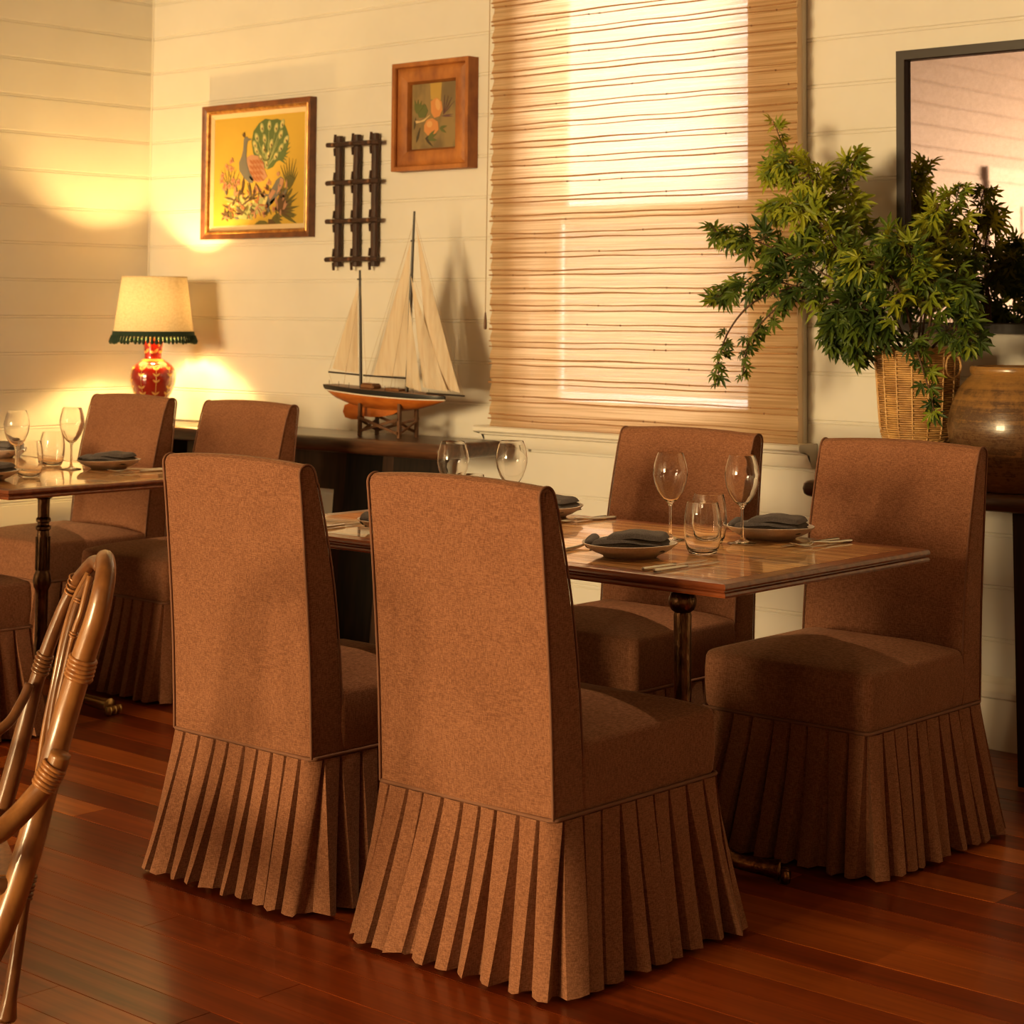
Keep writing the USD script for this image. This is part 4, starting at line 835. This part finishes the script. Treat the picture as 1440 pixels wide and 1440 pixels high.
thr.update({n: plain('oil_'+n, c, .5) for n, c in dict(peach=(.55,.22,.06), ochre=(.46,.27,.06), leafg=(.10,.11,.025), umber=(.045,.030,.014), cream2=(.60,.42,.20), plum=(.11,.045,.05), gold=(.42,.26,.05), peach2=(.62,.33,.12)).items()})
def dab(name, shapes, col, lvl):
    g = unary_union([s.buffer(0) for s in shapes]).intersection(sbox(cx0+.001, cz0+.001, cx1-.001, cz1-.001)); part(cv, name, prism(g, 5.322-.0005*lvl, 5.3221), thr[col], smooth=False, kind='stuff' if g.geom_type != 'Polygon' else None)
dab('light_band', [blob([(.42,.75),(.40,1),(.66,1),(.64,.72)])], 'gold', 1)
dab('fruit', [blob([(.42,.72),(.55,.77),(.66,.70),(.68,.58),(.62,.48),(.50,.46),(.43,.55)]), blob([(.28,.36),(.34,.44),(.46,.46),(.58,.40),(.60,.28),(.50,.20),(.36,.20),(.28,.27)])], 'peach', 2)
dab('fruit_highlight', [ell(.58,.66,.05,.09,15), ell(.40,.37,.06,.05)], 'peach2', 3)
dab('green_fruit', [blob([(.10,.60),(.16,.68),(.30,.68),(.36,.58),(.30,.48),(.16,.48)])], 'leafg', 2)
dab('leaf', [frond(.10,.55,a_,.22,.03) for a_ in (60,80,100,40)] + [frond(.36,.15,a_,.2,.03) for a_ in (-10,20,40)] + [frond(.62,.30,a_,.16,.025) for a_ in (-30,10)], 'leafg', 3)
dab('pale_stem', [blob([(.08,.44),(.20,.43),(.30,.46),(.42,.52),(.46,.58),(.40,.50),(.28,.42),(.10,.40)])], 'cream2', 4)
dab('grape_stem', [frond(.66,.48,a_,.26,.012) for a_ in (-4,4)] + [frond(.70,.50,a_,.3,.008) for a_ in (55,70,85,40)], 'plum', 3)
dab('shadow_stroke', [frond(.30,.16,a_,.22,.02) for a_ in (-15,-40,15)] + [frond(.05,.30,80,.2,.02), frond(.10,.1,70,.25,.025)], 'umber', 2)

# big rose tinted mirror with black frame, running out of the picture
mr = thing('framed_mirror', 'large black framed rose tinted mirror reflecting the maple leaves at the right edge', 'mirror')
MX0, MX1, MZ0, MZ1 = -3.103, -1.95, 1.246, 2.134
frame_rails(mr, MX0, MX1, MZ0, MZ1, .032, 5.308, YW, 'frame_black', 'frame_rail', [(0,0),(0,1),(.9,1),(1,.9),(1,0)])
part(mr, 'mirror_glass', bx(MX0+.03, MX1-.03, 5.328, YW, MZ0+.03, MZ1-.03), 'mirror', smooth=False)

# twig lattice
lt = thing('wall_lattice', 'dark twig lattice of three uprights and four crosspieces hanging above the sailboat', 'wall hanging')
rg = random.Random(4)
for xc in (-5.690, -5.585, -5.480):
    zs = np.linspace(1.478, 2.009, 15); pts = np.array([(xc+rg.uniform(-.0012,.0012), 5.328, z) for z in zs])
    rad = np.array([.0185 if abs(z-1.478) < .02 or abs(z-2.009) < .02 else .0175 for z in zs])
    m = tube(pts, rad, 8); m.vertices[:,1] = 5.330+(m.vertices[:,1]-5.328)*.75
    up_ = part(lt, 'upright', m, 'twig', smooth=40)
    part(up_, 'bark_notch', cat_([xform(bx(-.004,.004,-.006,.004,-.016,.016,.001), loc=(xc-.017, 5.323, zc+s*.028), roty=s*.12) for zc in (1.972,1.817,1.661,1.507) for s in (-1,1)]), 'twig', smooth=False)
for zc in (1.972, 1.817, 1.661, 1.507):
    pts = np.array([(x, 5.306+rg.uniform(-.0005,.0005), zc+rg.uniform(-.0008,.0008)) for x in np.linspace(-5.735,-5.432,10)])
    cr = part(lt, 'crosspiece', tube(pts, .0100, 8), 'twig', smooth=40)
    part(cr, 'peg', cat_([lathe([(.001,0),(.0075,.001),(.008,.006),(.001,.008)], 10) for _ in [0]][:1] + []), 'stand_wood', smooth=40) if False else None
    pegs = [xform(lathe([(.001,0),(.0085,0),(.0085,.005),(.006,.008),(.001,.008)], 10), rotx=PI/2, loc=(xc, 5.297, zc)) for xc in (-5.690,-5.585,-5.480)]
    part(cr, 'peg', cat_(pegs), 'stand_wood', smooth=40)

# ------------------------------------------------------------------ crate, basket, maple branches, jar
crate = thing('wooden_crate', 'dark wooden box under the wicker basket behind the right chair', 'box', (-2.905, 5.09, .8002))
for y in (-.135, .135-.012): part(crate, 'side_board', bx(-.10,.10,y,y+.012,0,.121,.001), 'crate', smooth=False)
for x in (-.10, .088): part(crate, 'end_board', bx(x,x+.012,-.1225,.1225,0,.121,.001), 'crate', smooth=False)
part(crate, 'top_board', bx(-.10,.10,-.135,.135,.1212,.1295,.001), 'crate', smooth=False)
KX, KY, KZ = -2.905, 5.085, .9302
bk = thing('wicker_basket', 'tall round wicker basket with two loop handles holding the maple branches', 'basket', (KX, KY, KZ))
def br(z): return .105 + .018*min(1, max(0, z/.262))**.8 - (.010*max(0, 1-z/.02)**2)
NS = 16
al = np.linspace(0, 2*PI, 129)[:-1]
weave = []
nr = 40
for k in range(nr):
    z = .008+k*.250/(nr-1); s = 1 if k % 2 else -1
    r = br(z) + .0020*s*np.cos(al*NS/2); weave.append(tube(np.stack([r*np.cos(al), r*np.sin(al), np.full(128, z)+.0004*np.sin(al*5+k)], 1), .0031, 5, closed=True))
part(bk, 'weave', cat_(weave), 'wicker', smooth=True, kind='stuff')
for k in range(NS):
    q = k*2*PI/NS + PI/NS*0; pts = [((br(z)+.0030)*math.cos(q), (br(z)+.0030)*math.sin(q), z) for z in np.linspace(.004,.258,8)]
    part(bk, 'stake', tube(pts, .0029, 6), 'wicker_light', smooth=True)
for z, r, s in ((.262,.0052,0),(.270,.0050,1),(.003,.0042,0)):
    rad = br(min(z,.262))
    tw = [tube(np.stack([(rad+.003*np.cos(al*14+p))*np.cos(al), (rad+.003*np.cos(al*14+p))*np.sin(al), z+.003*np.sin(al*14+p)], 1), .0034, 5, closed=True) for p in (0, PI)]
    part(bk, 'rim_braid' if z > .1 else 'base_braid', cat_(tw), 'wicker_light', smooth=True)
for q in (math.radians(-8), math.radians(172)):
    c = np.array([br(.225)*math.cos(q), br(.225)*math.sin(q), .222]); tdir = np.array([-math.sin(q), math.cos(q), 0]); rdir = np.array([math.cos(q), math.sin(q), 0])
    b_ = np.linspace(0, 2*PI, 25)[:-1]
    hp = [tube(np.array([c + tdir*.027*math.cos(t)+np.array([0,0,.034])*math.sin(t) + rdir*(.010+.006*math.cos(t)) + rdir*.0022*math.cos(9*t+p)+np.array([0,0,.0022*math.sin(9*t+p)]) for t in b_]), .0026, 6, closed=True) for p in (0, PI)]
    part(bk, 'handle', cat_(hp), 'wicker_light', smooth=True)
part(bk, 'floor_disc', lathe([(0,.0005),(.088,.0005),(.090,.004),(0,.006)], 40), 'wicker', smooth=False)
part(bk, 'liner', lathe([(.088,.008),(.112,.236),(.0,.238)], 32), 'soil', smooth=40)

BR = {
1:[(-2.914,5.08,1.18),(-3.022,5.06,1.37),(-3.159,5.04,1.533),(-3.301,5.06,1.699),(-3.412,5.08,1.909)],
2:[(-2.921,5.05,1.18),(-3.011,4.98,1.337),(-3.203,4.93,1.455),(-3.365,4.9,1.526),(-3.503,4.88,1.557)],
3:[(-2.932,5.05,1.18),(-3.048,4.96,1.316),(-3.235,4.9,1.39),(-3.377,4.88,1.39),(-3.496,4.87,1.335)],
4:[(-3.091,4.95,1.337),(-3.235,4.9,1.336),(-3.318,4.87,1.271),(-3.363,4.86,1.195),(-3.379,4.86,1.097)],
5:[(-3.209,4.9,1.386),(-3.337,4.86,1.336),(-3.415,4.84,1.248),(-3.443,4.83,1.161),(-3.448,4.83,1.085)],
6:[(-2.926,5.08,1.201),(-3.046,5.1,1.392),(-3.145,5.12,1.569),(-3.17,5.12,1.702),(-3.132,5.12,1.8)],
7:[(-2.913,5.1,1.201),(-2.904,5.12,1.35),(-2.91,5.14,1.478),(-2.886,5.15,1.585),(-2.867,5.15,1.628)],
8:[(-2.867,5.06,1.202),(-2.80,5.04,1.33),(-2.745,5.02,1.39),(-2.705,5.0,1.345),(-2.70,4.99,1.285)],
9:[(-2.915,5.02,1.201),(-2.975,4.94,1.306),(-3.035,4.9,1.305),(-3.06,4.88,1.252),(-3.072,4.88,1.2)],
10:[(-2.85,4.99,1.203),(-2.833,4.94,1.224),(-2.798,4.93,1.143),(-2.771,4.93,1.062),(-2.76,4.93,.998)],
11:[(-2.975,5.0,1.327),(-3.072,4.96,1.454),(-3.165,4.95,1.584),(-3.268,4.95,1.631),(-3.346,4.95,1.611)],
12:[(-2.868,5.0,1.223),(-2.862,4.93,1.348),(-2.903,4.9,1.43),(-2.962,4.88,1.447),(-3.016,4.87,1.41)],
13:[(-2.85,5.03,1.202),(-2.792,4.97,1.328),(-2.82,4.94,1.43),(-2.861,4.93,1.493),(-2.932,4.93,1.536)],
14:[(-2.837,5.05,1.203),(-2.75,5.0,1.26),(-2.70,4.98,1.252),(-2.665,4.97,1.230),(-2.65,4.97,1.205)],
15:[(-3.029,5.05,1.349),(-3.172,5.02,1.631),(-3.287,5.02,1.768),(-3.353,5.02,1.759),(-3.393,5.02,1.728)],
16:[(-2.9,5.12,1.222),(-2.885,5.18,1.36),(-2.85,5.20,1.42),(-2.80,5.20,1.46),(-2.77,5.20,1.48)],
17:[(-2.913,5.12,1.201),(-2.92,5.2,1.437),(-2.881,5.24,1.567),(-2.862,5.25,1.654),(-2.849,5.25,1.697)],
19:[(-3.0,5.03,1.33),(-3.12,5.03,1.50),(-3.175,5.04,1.62),(-3.215,5.05,1.70),(-3.235,5.05,1.76)],
18:[(-2.903,5.0,1.223),(-2.927,4.92,1.285),(-2.975,4.9,1.264),(-3.011,4.9,1.222),(-2.975,4.9,1.181)]}
# per branch: leaves, leaf size range, tone weights (lime, yellow green, mid, deep), first fraction of the stem with leaves
SPEC = {1:(92,.034,.054,(5,4,1,0),.25),2:(88,.046,.070,(0,1,4,4),.3),3:(80,.044,.068,(0,1,4,4),.3),4:(26,.030,.046,(0,1,4,3),.30),5:(20,.028,.044,(0,1,4,3),.5),6:(84,.042,.062,(4,5,2,0),.3),
        7:(48,.038,.056,(4,4,1,0),.45),8:(46,.040,.060,(0,2,4,3),.35),9:(84,.046,.070,(0,1,3,6),.2),10:(24,.038,.052,(0,1,3,5),.1),11:(90,.044,.066,(5,4,2,0),.25),12:(84,.046,.068,(1,2,4,4),.2),
        13:(78,.044,.066,(1,3,4,2),.25),14:(40,.040,.058,(0,1,4,4),.2),15:(76,.034,.054,(6,4,1,0),.35),16:(34,.040,.058,(0,2,3,3),.35),17:(30,.038,.054,(2,4,2,0),.45),18:(76,.046,.070,(0,1,4,5),.2),19:(64,.040,.060,(5,4,1,0),.25)}
def maple_leaf(size, rg):
    # seven pointed lobes about the leaf stalk, folded slightly along each rib; double sided single sheet
    angs = [-128,-82,-40,0,40,82,128]; lens = [.36,.64,.90,1.0,.90,.64,.36]
    P = [(0,0,0)]; F = []
    rim = []
    for i, (a, l) in enumerate(zip(angs, lens)):
        l *= rg.uniform(.9,1.08); a = math.radians(a+rg.uniform(-5,5)); d = np.array([math.sin(a), math.cos(a)])
        n = np.array([d[1], -d[0]]); w = .115*l+.030
        for s, o, zz_ in ((.36,-w*.62,.012),(.62,-w*.85,.02),(1.0,0,-.10*l),(.62,w*.85,.02),(.36,w*.62,.012)):
            p = d*l*s + n*o; rim.append((p[0], p[1], zz_ - .16*(l*s)**2))
        P.append((*(d*l*.62), -.045-.16*(l*.62)**2))
    P = np.array(P+rim); k0_ = 8
    for i in range(7):
        a = k0_+5*i; c = 1+i
        F += [(0,a,c),(a,a+1,c),(a+1,a+2,c),(a+2,a+3,c),(a+3,a+4,c),(a+4,0,c)]
        if i < 6: F.append((0, a+4, a+5))
    curl = rg.uniform(-.1,.35); P[:,2] -= curl*(P[:,1]**2)*.35
    return P*size, np.array(F)
rg = random.Random(77)
mp_ = thing('maple_branches', 'bushy cut green maple branches arching out of the wicker basket towards the blind', 'plant')
stuff_leaves = {0:[],1:[],2:[],3:[]}; leaves = []
for b, pts in BR.items():
    path = smooth_path(pts, 8); L = len(path)
    stem = part(mp_, 'branch', tube(path, np.linspace(.0042,.0012,L), 6), 'stem', smooth=True)
    n, s0, s1, wts, f0_ = SPEC[b]; tw = []
    for i in range(n):
        t = f0_ + (1-f0_)*(i+rg.random())/n; k = min(int(t*(L-1)), L-2); o = path[k]*(1-(t*(L-1)-k)) + path[k+1]*(t*(L-1)-k)
        tang = path[k+1]-path[k]; tang /= np.linalg.norm(tang)
        spread = (.085*(1-t*.80)+.008) * (.45 if b in (4,5,10) else 1)
        side = np.array([rg.gauss(0,1), rg.gauss(0,.8), rg.gauss(0,.9)]); side -= tang*(side@tang)*.6; side /= np.linalg.norm(side)
        base = o + side*spread*rg.uniform(.25,1.0)
        base[1] = min(base[1], 5.285)
        if (base[0]-KX)**2+(base[1]-KY)**2 < .13**2 and base[2] < 1.2: base[2] = 1.2+rg.uniform(0,.06)
        size = rg.uniform(s0, s1)*(1.16-.30*t)
        # leaf direction: outwards and drooping; face towards the light (-y) and up
        dirv = side*.8 + tang*.5 + np.array([0,-.1,-.20-rg.uniform(0,.55) if t < .97 else 0]); dirv /= np.linalg.norm(dirv)
        nrm = np.array([rg.gauss(.15,.45), -1.0+rg.gauss(0,.3), .75+rg.gauss(0,.4)]); nrm -= dirv*(nrm@dirv); nrm /= np.linalg.norm(nrm)
        xax = np.cross(dirv, nrm)
        v, f = maple_leaf(size, rg); w = base + v[:,[0]]*xax + v[:,[1]]*dirv + v[:,[2]]*nrm
        over = w[:,1].max()-5.305
        if over > 0: w[:,1] -= over
        tone = rg.choices(range(4), wts)[0]
        leaves.append((size, stem, tone, w, f))
        tw.append(tube([o, (o+base)/2+[0,0,.008], base], [.0011,.0008,.0006], 4))
    part(stem, 'twig', cat_(tw), 'stem', smooth=True, kind='stuff')
order = sorted(range(len(leaves)), key=lambda i: -leaves[i][0]); keep = set(order[:300])
for i, (size, stem, tone, w, f) in enumerate(leaves):
    if i in keep: part(stem, 'leaf', (w, f), LEAF[tone], smooth=False)
    else: stuff_leaves[tone].append(tm(w, f))
for tone, ms in stuff_leaves.items():
    if ms: part(mp_, 'small_leaves', cat_(ms), LEAF[tone], smooth=False, kind='stuff')

JX, JY = -2.585, 5.115
jar = thing('stoneware_jar', 'large round brown glazed stoneware jar at the right edge beside the wicker basket', 'jar', (JX, JY, .8002))
jp = smooth_path(np.array([(.140,0,0),(.148,0,.008),(.172,0,.05),(.196,0,.105),(.2085,0,.160),(.2085,0,.195),(.200,0,.235),(.182,0,.280),(.158,0,.312),(.142,0,.328)]), 4)[:,[0,2]]
part(jar, 'jar_body', lathe([(0,0)]+[tuple(p) for p in jp]+[(.138,.334),(.136,.335),(.128,.325),(.125,.25),(.0,.24)], 72), 'jar', smooth=45)
part(jar, 'jar_lip', lathe([(.128,.332),(.1405,.331),(.1445,.338),(.145,.348),(.141,.3545),(.134,.355),(.129,.350)][::1], 72), 'jar', smooth=45)

# ------------------------------------------------------------------ rattan chair at the left edge
rc = thing('rattan_chair', 'curved rattan cane armchair cropped by the left edge in the foreground', 'chair')
def cane(name, pts, r, m='cane', n=12, k=6): return part(rc, name, tube(smooth_path(pts, k), r, n), m, smooth=True)
near = [(-3.091,2.279,.800),(-3.03,2.24,.826),(-2.955,2.190,.830),(-2.905,2.150,.800),(-2.903,2.132,.738),(-2.923,2.12,.667),(-2.945,2.107,.583),(-2.956,2.09,.508),(-2.97,2.072,.42),(-2.977,2.047,.323),(-2.992,2.015,.214),(-3.014,1.977,.119)]
far = [(-3.091,2.279,.800),(-3.16,2.315,.800),(-3.232,2.349,.778),(-3.315,2.381,.735),(-3.349,2.37,.668),(-3.373,2.356,.596),(-3.395,2.342,.515),(-3.41,2.324,.414),(-3.434,2.301,.285),(-3.468,2.269,.142)]
npst = cane('back_post', near, [.012,.015,.0175,.0195,0.0212,.0225,.0230,.0235,.024,.025,.025,.025], 'cane')
fpst = cane('back_post', far, [.014,.014,.0135,.0135,.014,.015,.0165,.019,.020,.020], 'cane_dark')
cane('back_cane', [(-3.178,2.313,.776),(-3.184,2.285,.724),(-3.178,2.256,.652),(-3.177,2.237,.573),(-3.186,2.223,.478),(-3.194,2.212,.37)], .0065)
cane('back_cane', [(-3.107,2.268,.779),(-3.109,2.243,.739),(-3.108,2.222,.685),(-3.106,2.202,.614),(-3.113,2.19,.534),(-3.12,2.178,.40)], .0075, 'cane_dark')
cane('back_cane', [(-3.026,2.206,.795),(-3.023,2.186,.732),(-3.035,2.179,.692),(-3.049,2.172,.625),(-3.056,2.159,.547),(-3.061,2.146,.42)], .0060)
ar = cane('arm', [(-2.893,2.055,.512),(-2.905,2.045,.471),(-2.921,2.02,.435),(-2.931,1.987,.403),(-2.940,1.940,.376),(-2.99,1.86,.349),(-3.10,1.75,.345),(-3.22,1.66,.34)], [.0190,.0200,.0200,.0200,.0190,.0185,.018,.018])
cane('arm', [(-3.376,2.318,.532),(-3.373,2.297,.499),(-3.363,2.254,.461),(-3.38,2.19,.435),(-3.45,2.08,.42),(-3.58,1.95,.41)], .0105, 'cane_dark')
cane('rear_leg', [(-3.003,2.098,.397),(-3.019,2.091,.306),(-3.023,2.079,.25),(-3.035,2.071,.142),(-3.044,2.063,.053),(-3.055,2.063,.012)], [.0105,.0105,.0105,.0115,.013,.020], 'cane_dark')
cane('rear_leg', [(-3.47,2.27,.20),(-3.49,2.27,.10),(-3.50,2.27,.002)], [.014,.014,.018], 'cane_dark')
cane('front_leg', [(-3.22,1.66,.34),(-3.24,1.65,.2),(-3.25,1.64,.002)], .016, 'cane_dark')
cane('front_leg', [(-3.58,1.95,.41),(-3.66,1.93,.2),(-3.67,1.92,.002)], .016, 'cane_dark')
cane('seat_rail', [(-2.985,2.03,.27),(-3.10,1.80,.275),(-3.235,1.655,.275),(-3.44,1.72,.275),(-3.64,1.93,.275),(-3.56,2.13,.275),(-3.44,2.30,.272)], .016, 'cane_dark')
part(rc, 'seat_panel', loft([np.array([(-3.0,2.05,z),(-3.235,1.67,z),(-3.63,1.93,z),(-3.44,2.28,z)]) for z in (.272,.282)]), 'cane_wrap', smooth=False)
def binding(parent, pts, r0, n=5, pitch=.0075, w=.0036, m='cane_wrap'):
    p = np.linspace(np.array(pts[0], float), np.array(pts[-1], float), 40); d = np.concatenate([[0], np.cumsum(np.linalg.norm(np.diff(p,axis=0),axis=1))]); ms = []
    for k in range(n):
        c = d[-1]*(k+.5)/n; i = np.searchsorted(d, c); i = min(max(i,1), len(p)-2); t = p[i+1]-p[i-1]; t /= np.linalg.norm(t)
        u = np.cross(t,[0,0,1.]); u /= np.linalg.norm(u); v = np.cross(t,u); q = np.linspace(0,2*PI,19)[:-1]
        ms.append(tube(p[i]+r0*(np.cos(q)[:,None]*u+np.sin(q)[:,None]*v)+t*w*.35*np.sin(q)[:,None], w, 6, closed=True))
    part(parent, 'binding', cat_(ms), m, smooth=True)
binding(npst, near[4:7][:2]+[(-2.931,2.115,.640)], .0236, 1, w=.001) if False else None
binding(npst, [(-2.9225,2.1205,.668),(-2.9315,2.116,.630)], .0232, 5, w=.0044)
binding(fpst, [(-3.3750,2.3550,.590),(-3.3860,2.3480,.550)], .0155, 5, w=.0042, m='cane_dark')
binding(fpst, [(-3.305,2.378,.752),(-3.325,2.379,.715)], .0140, 4, w=.0026)
binding(ar, [(-2.9000,2.049,.492),(-2.914,2.033,.452)], .0205, 6, w=.0042)
binding(npst, [(-3.0205,2.0855,.272),(-3.0255,2.0775,.226)], .0112, 6, w=.0030, m='cane_dark')
binding(npst, [(-3.108,2.243,.742),(-3.109,2.240,.732)], .0080, 2, w=.0022, m='cane_wrap')
binding(npst, [(-3.034,2.1795,.694),(-3.036,2.178,.684)], .0072, 2, w=.0022, m='cane_wrap')

dl = thing('ceiling_downlight', 'small ceiling downlight above the left end of the far left table', 'light', (-5.90, 3.7, ZC))
MT['leftdown'] = mat('left_downlight_glow', {'e': ('emission', {'color': (1.0,.70,.30), 'strength': LEFTDOWN})}, [], 'e.emission')
part(dl, 'trim_ring', lathe([(.045,-.001),(.06,-.001),(.06,-.008),(.045,-.008)], 32), 'trim', smooth=False)
part(dl, 'lens', lathe([(0,-.002),(.044,-.002),(.044,-.005),(0,-.005)], 32), 'leftdown', smooth=False)
# ------------------------------------------------------------------ the downlight that washes the wall at upper right
dl = thing('ceiling_downlight', 'small ceiling downlight above the right end of the back wall', 'light', (-2.35, 4.95, ZC))
part(dl, 'trim_ring', lathe([(.045,-.001),(.06,-.001),(.06,-.008),(.045,-.008)], 32), 'trim', smooth=False)
part(dl, 'lens', lathe([(0,-.002),(.044,-.002),(.044,-.005),(0,-.005)], 32), 'downlight', smooth=False)

MT['spot'] = mat('spot_glow', {'e': ('emission', {'color': DOWN_COL, 'strength': SPOT})}, [], 'e.emission')
for (x, y), lab in (((-3.05, 3.65), 'cylindrical ceiling downlight above the near dining table'), ((-5.75, 3.76), 'cylindrical ceiling downlight above the far left dining table')):
    cd = thing('ceiling_downlight', lab, 'light', (x, y, ZC))
    part(cd, 'can', loft([np.stack([r*np.cos(a), r*np.sin(a), np.full(72, z)], 1) for r, z in ((.052,-.001),(.052,-.22),(.048,-.22),(.048,-.006))], caps=(False, False)), 'frame_black', smooth=40)
    part(cd, 'lens', lathe([(0,-.002),(.036,-.002),(.036,-.006),(0,-.006)], 32), 'spot', smooth=False)
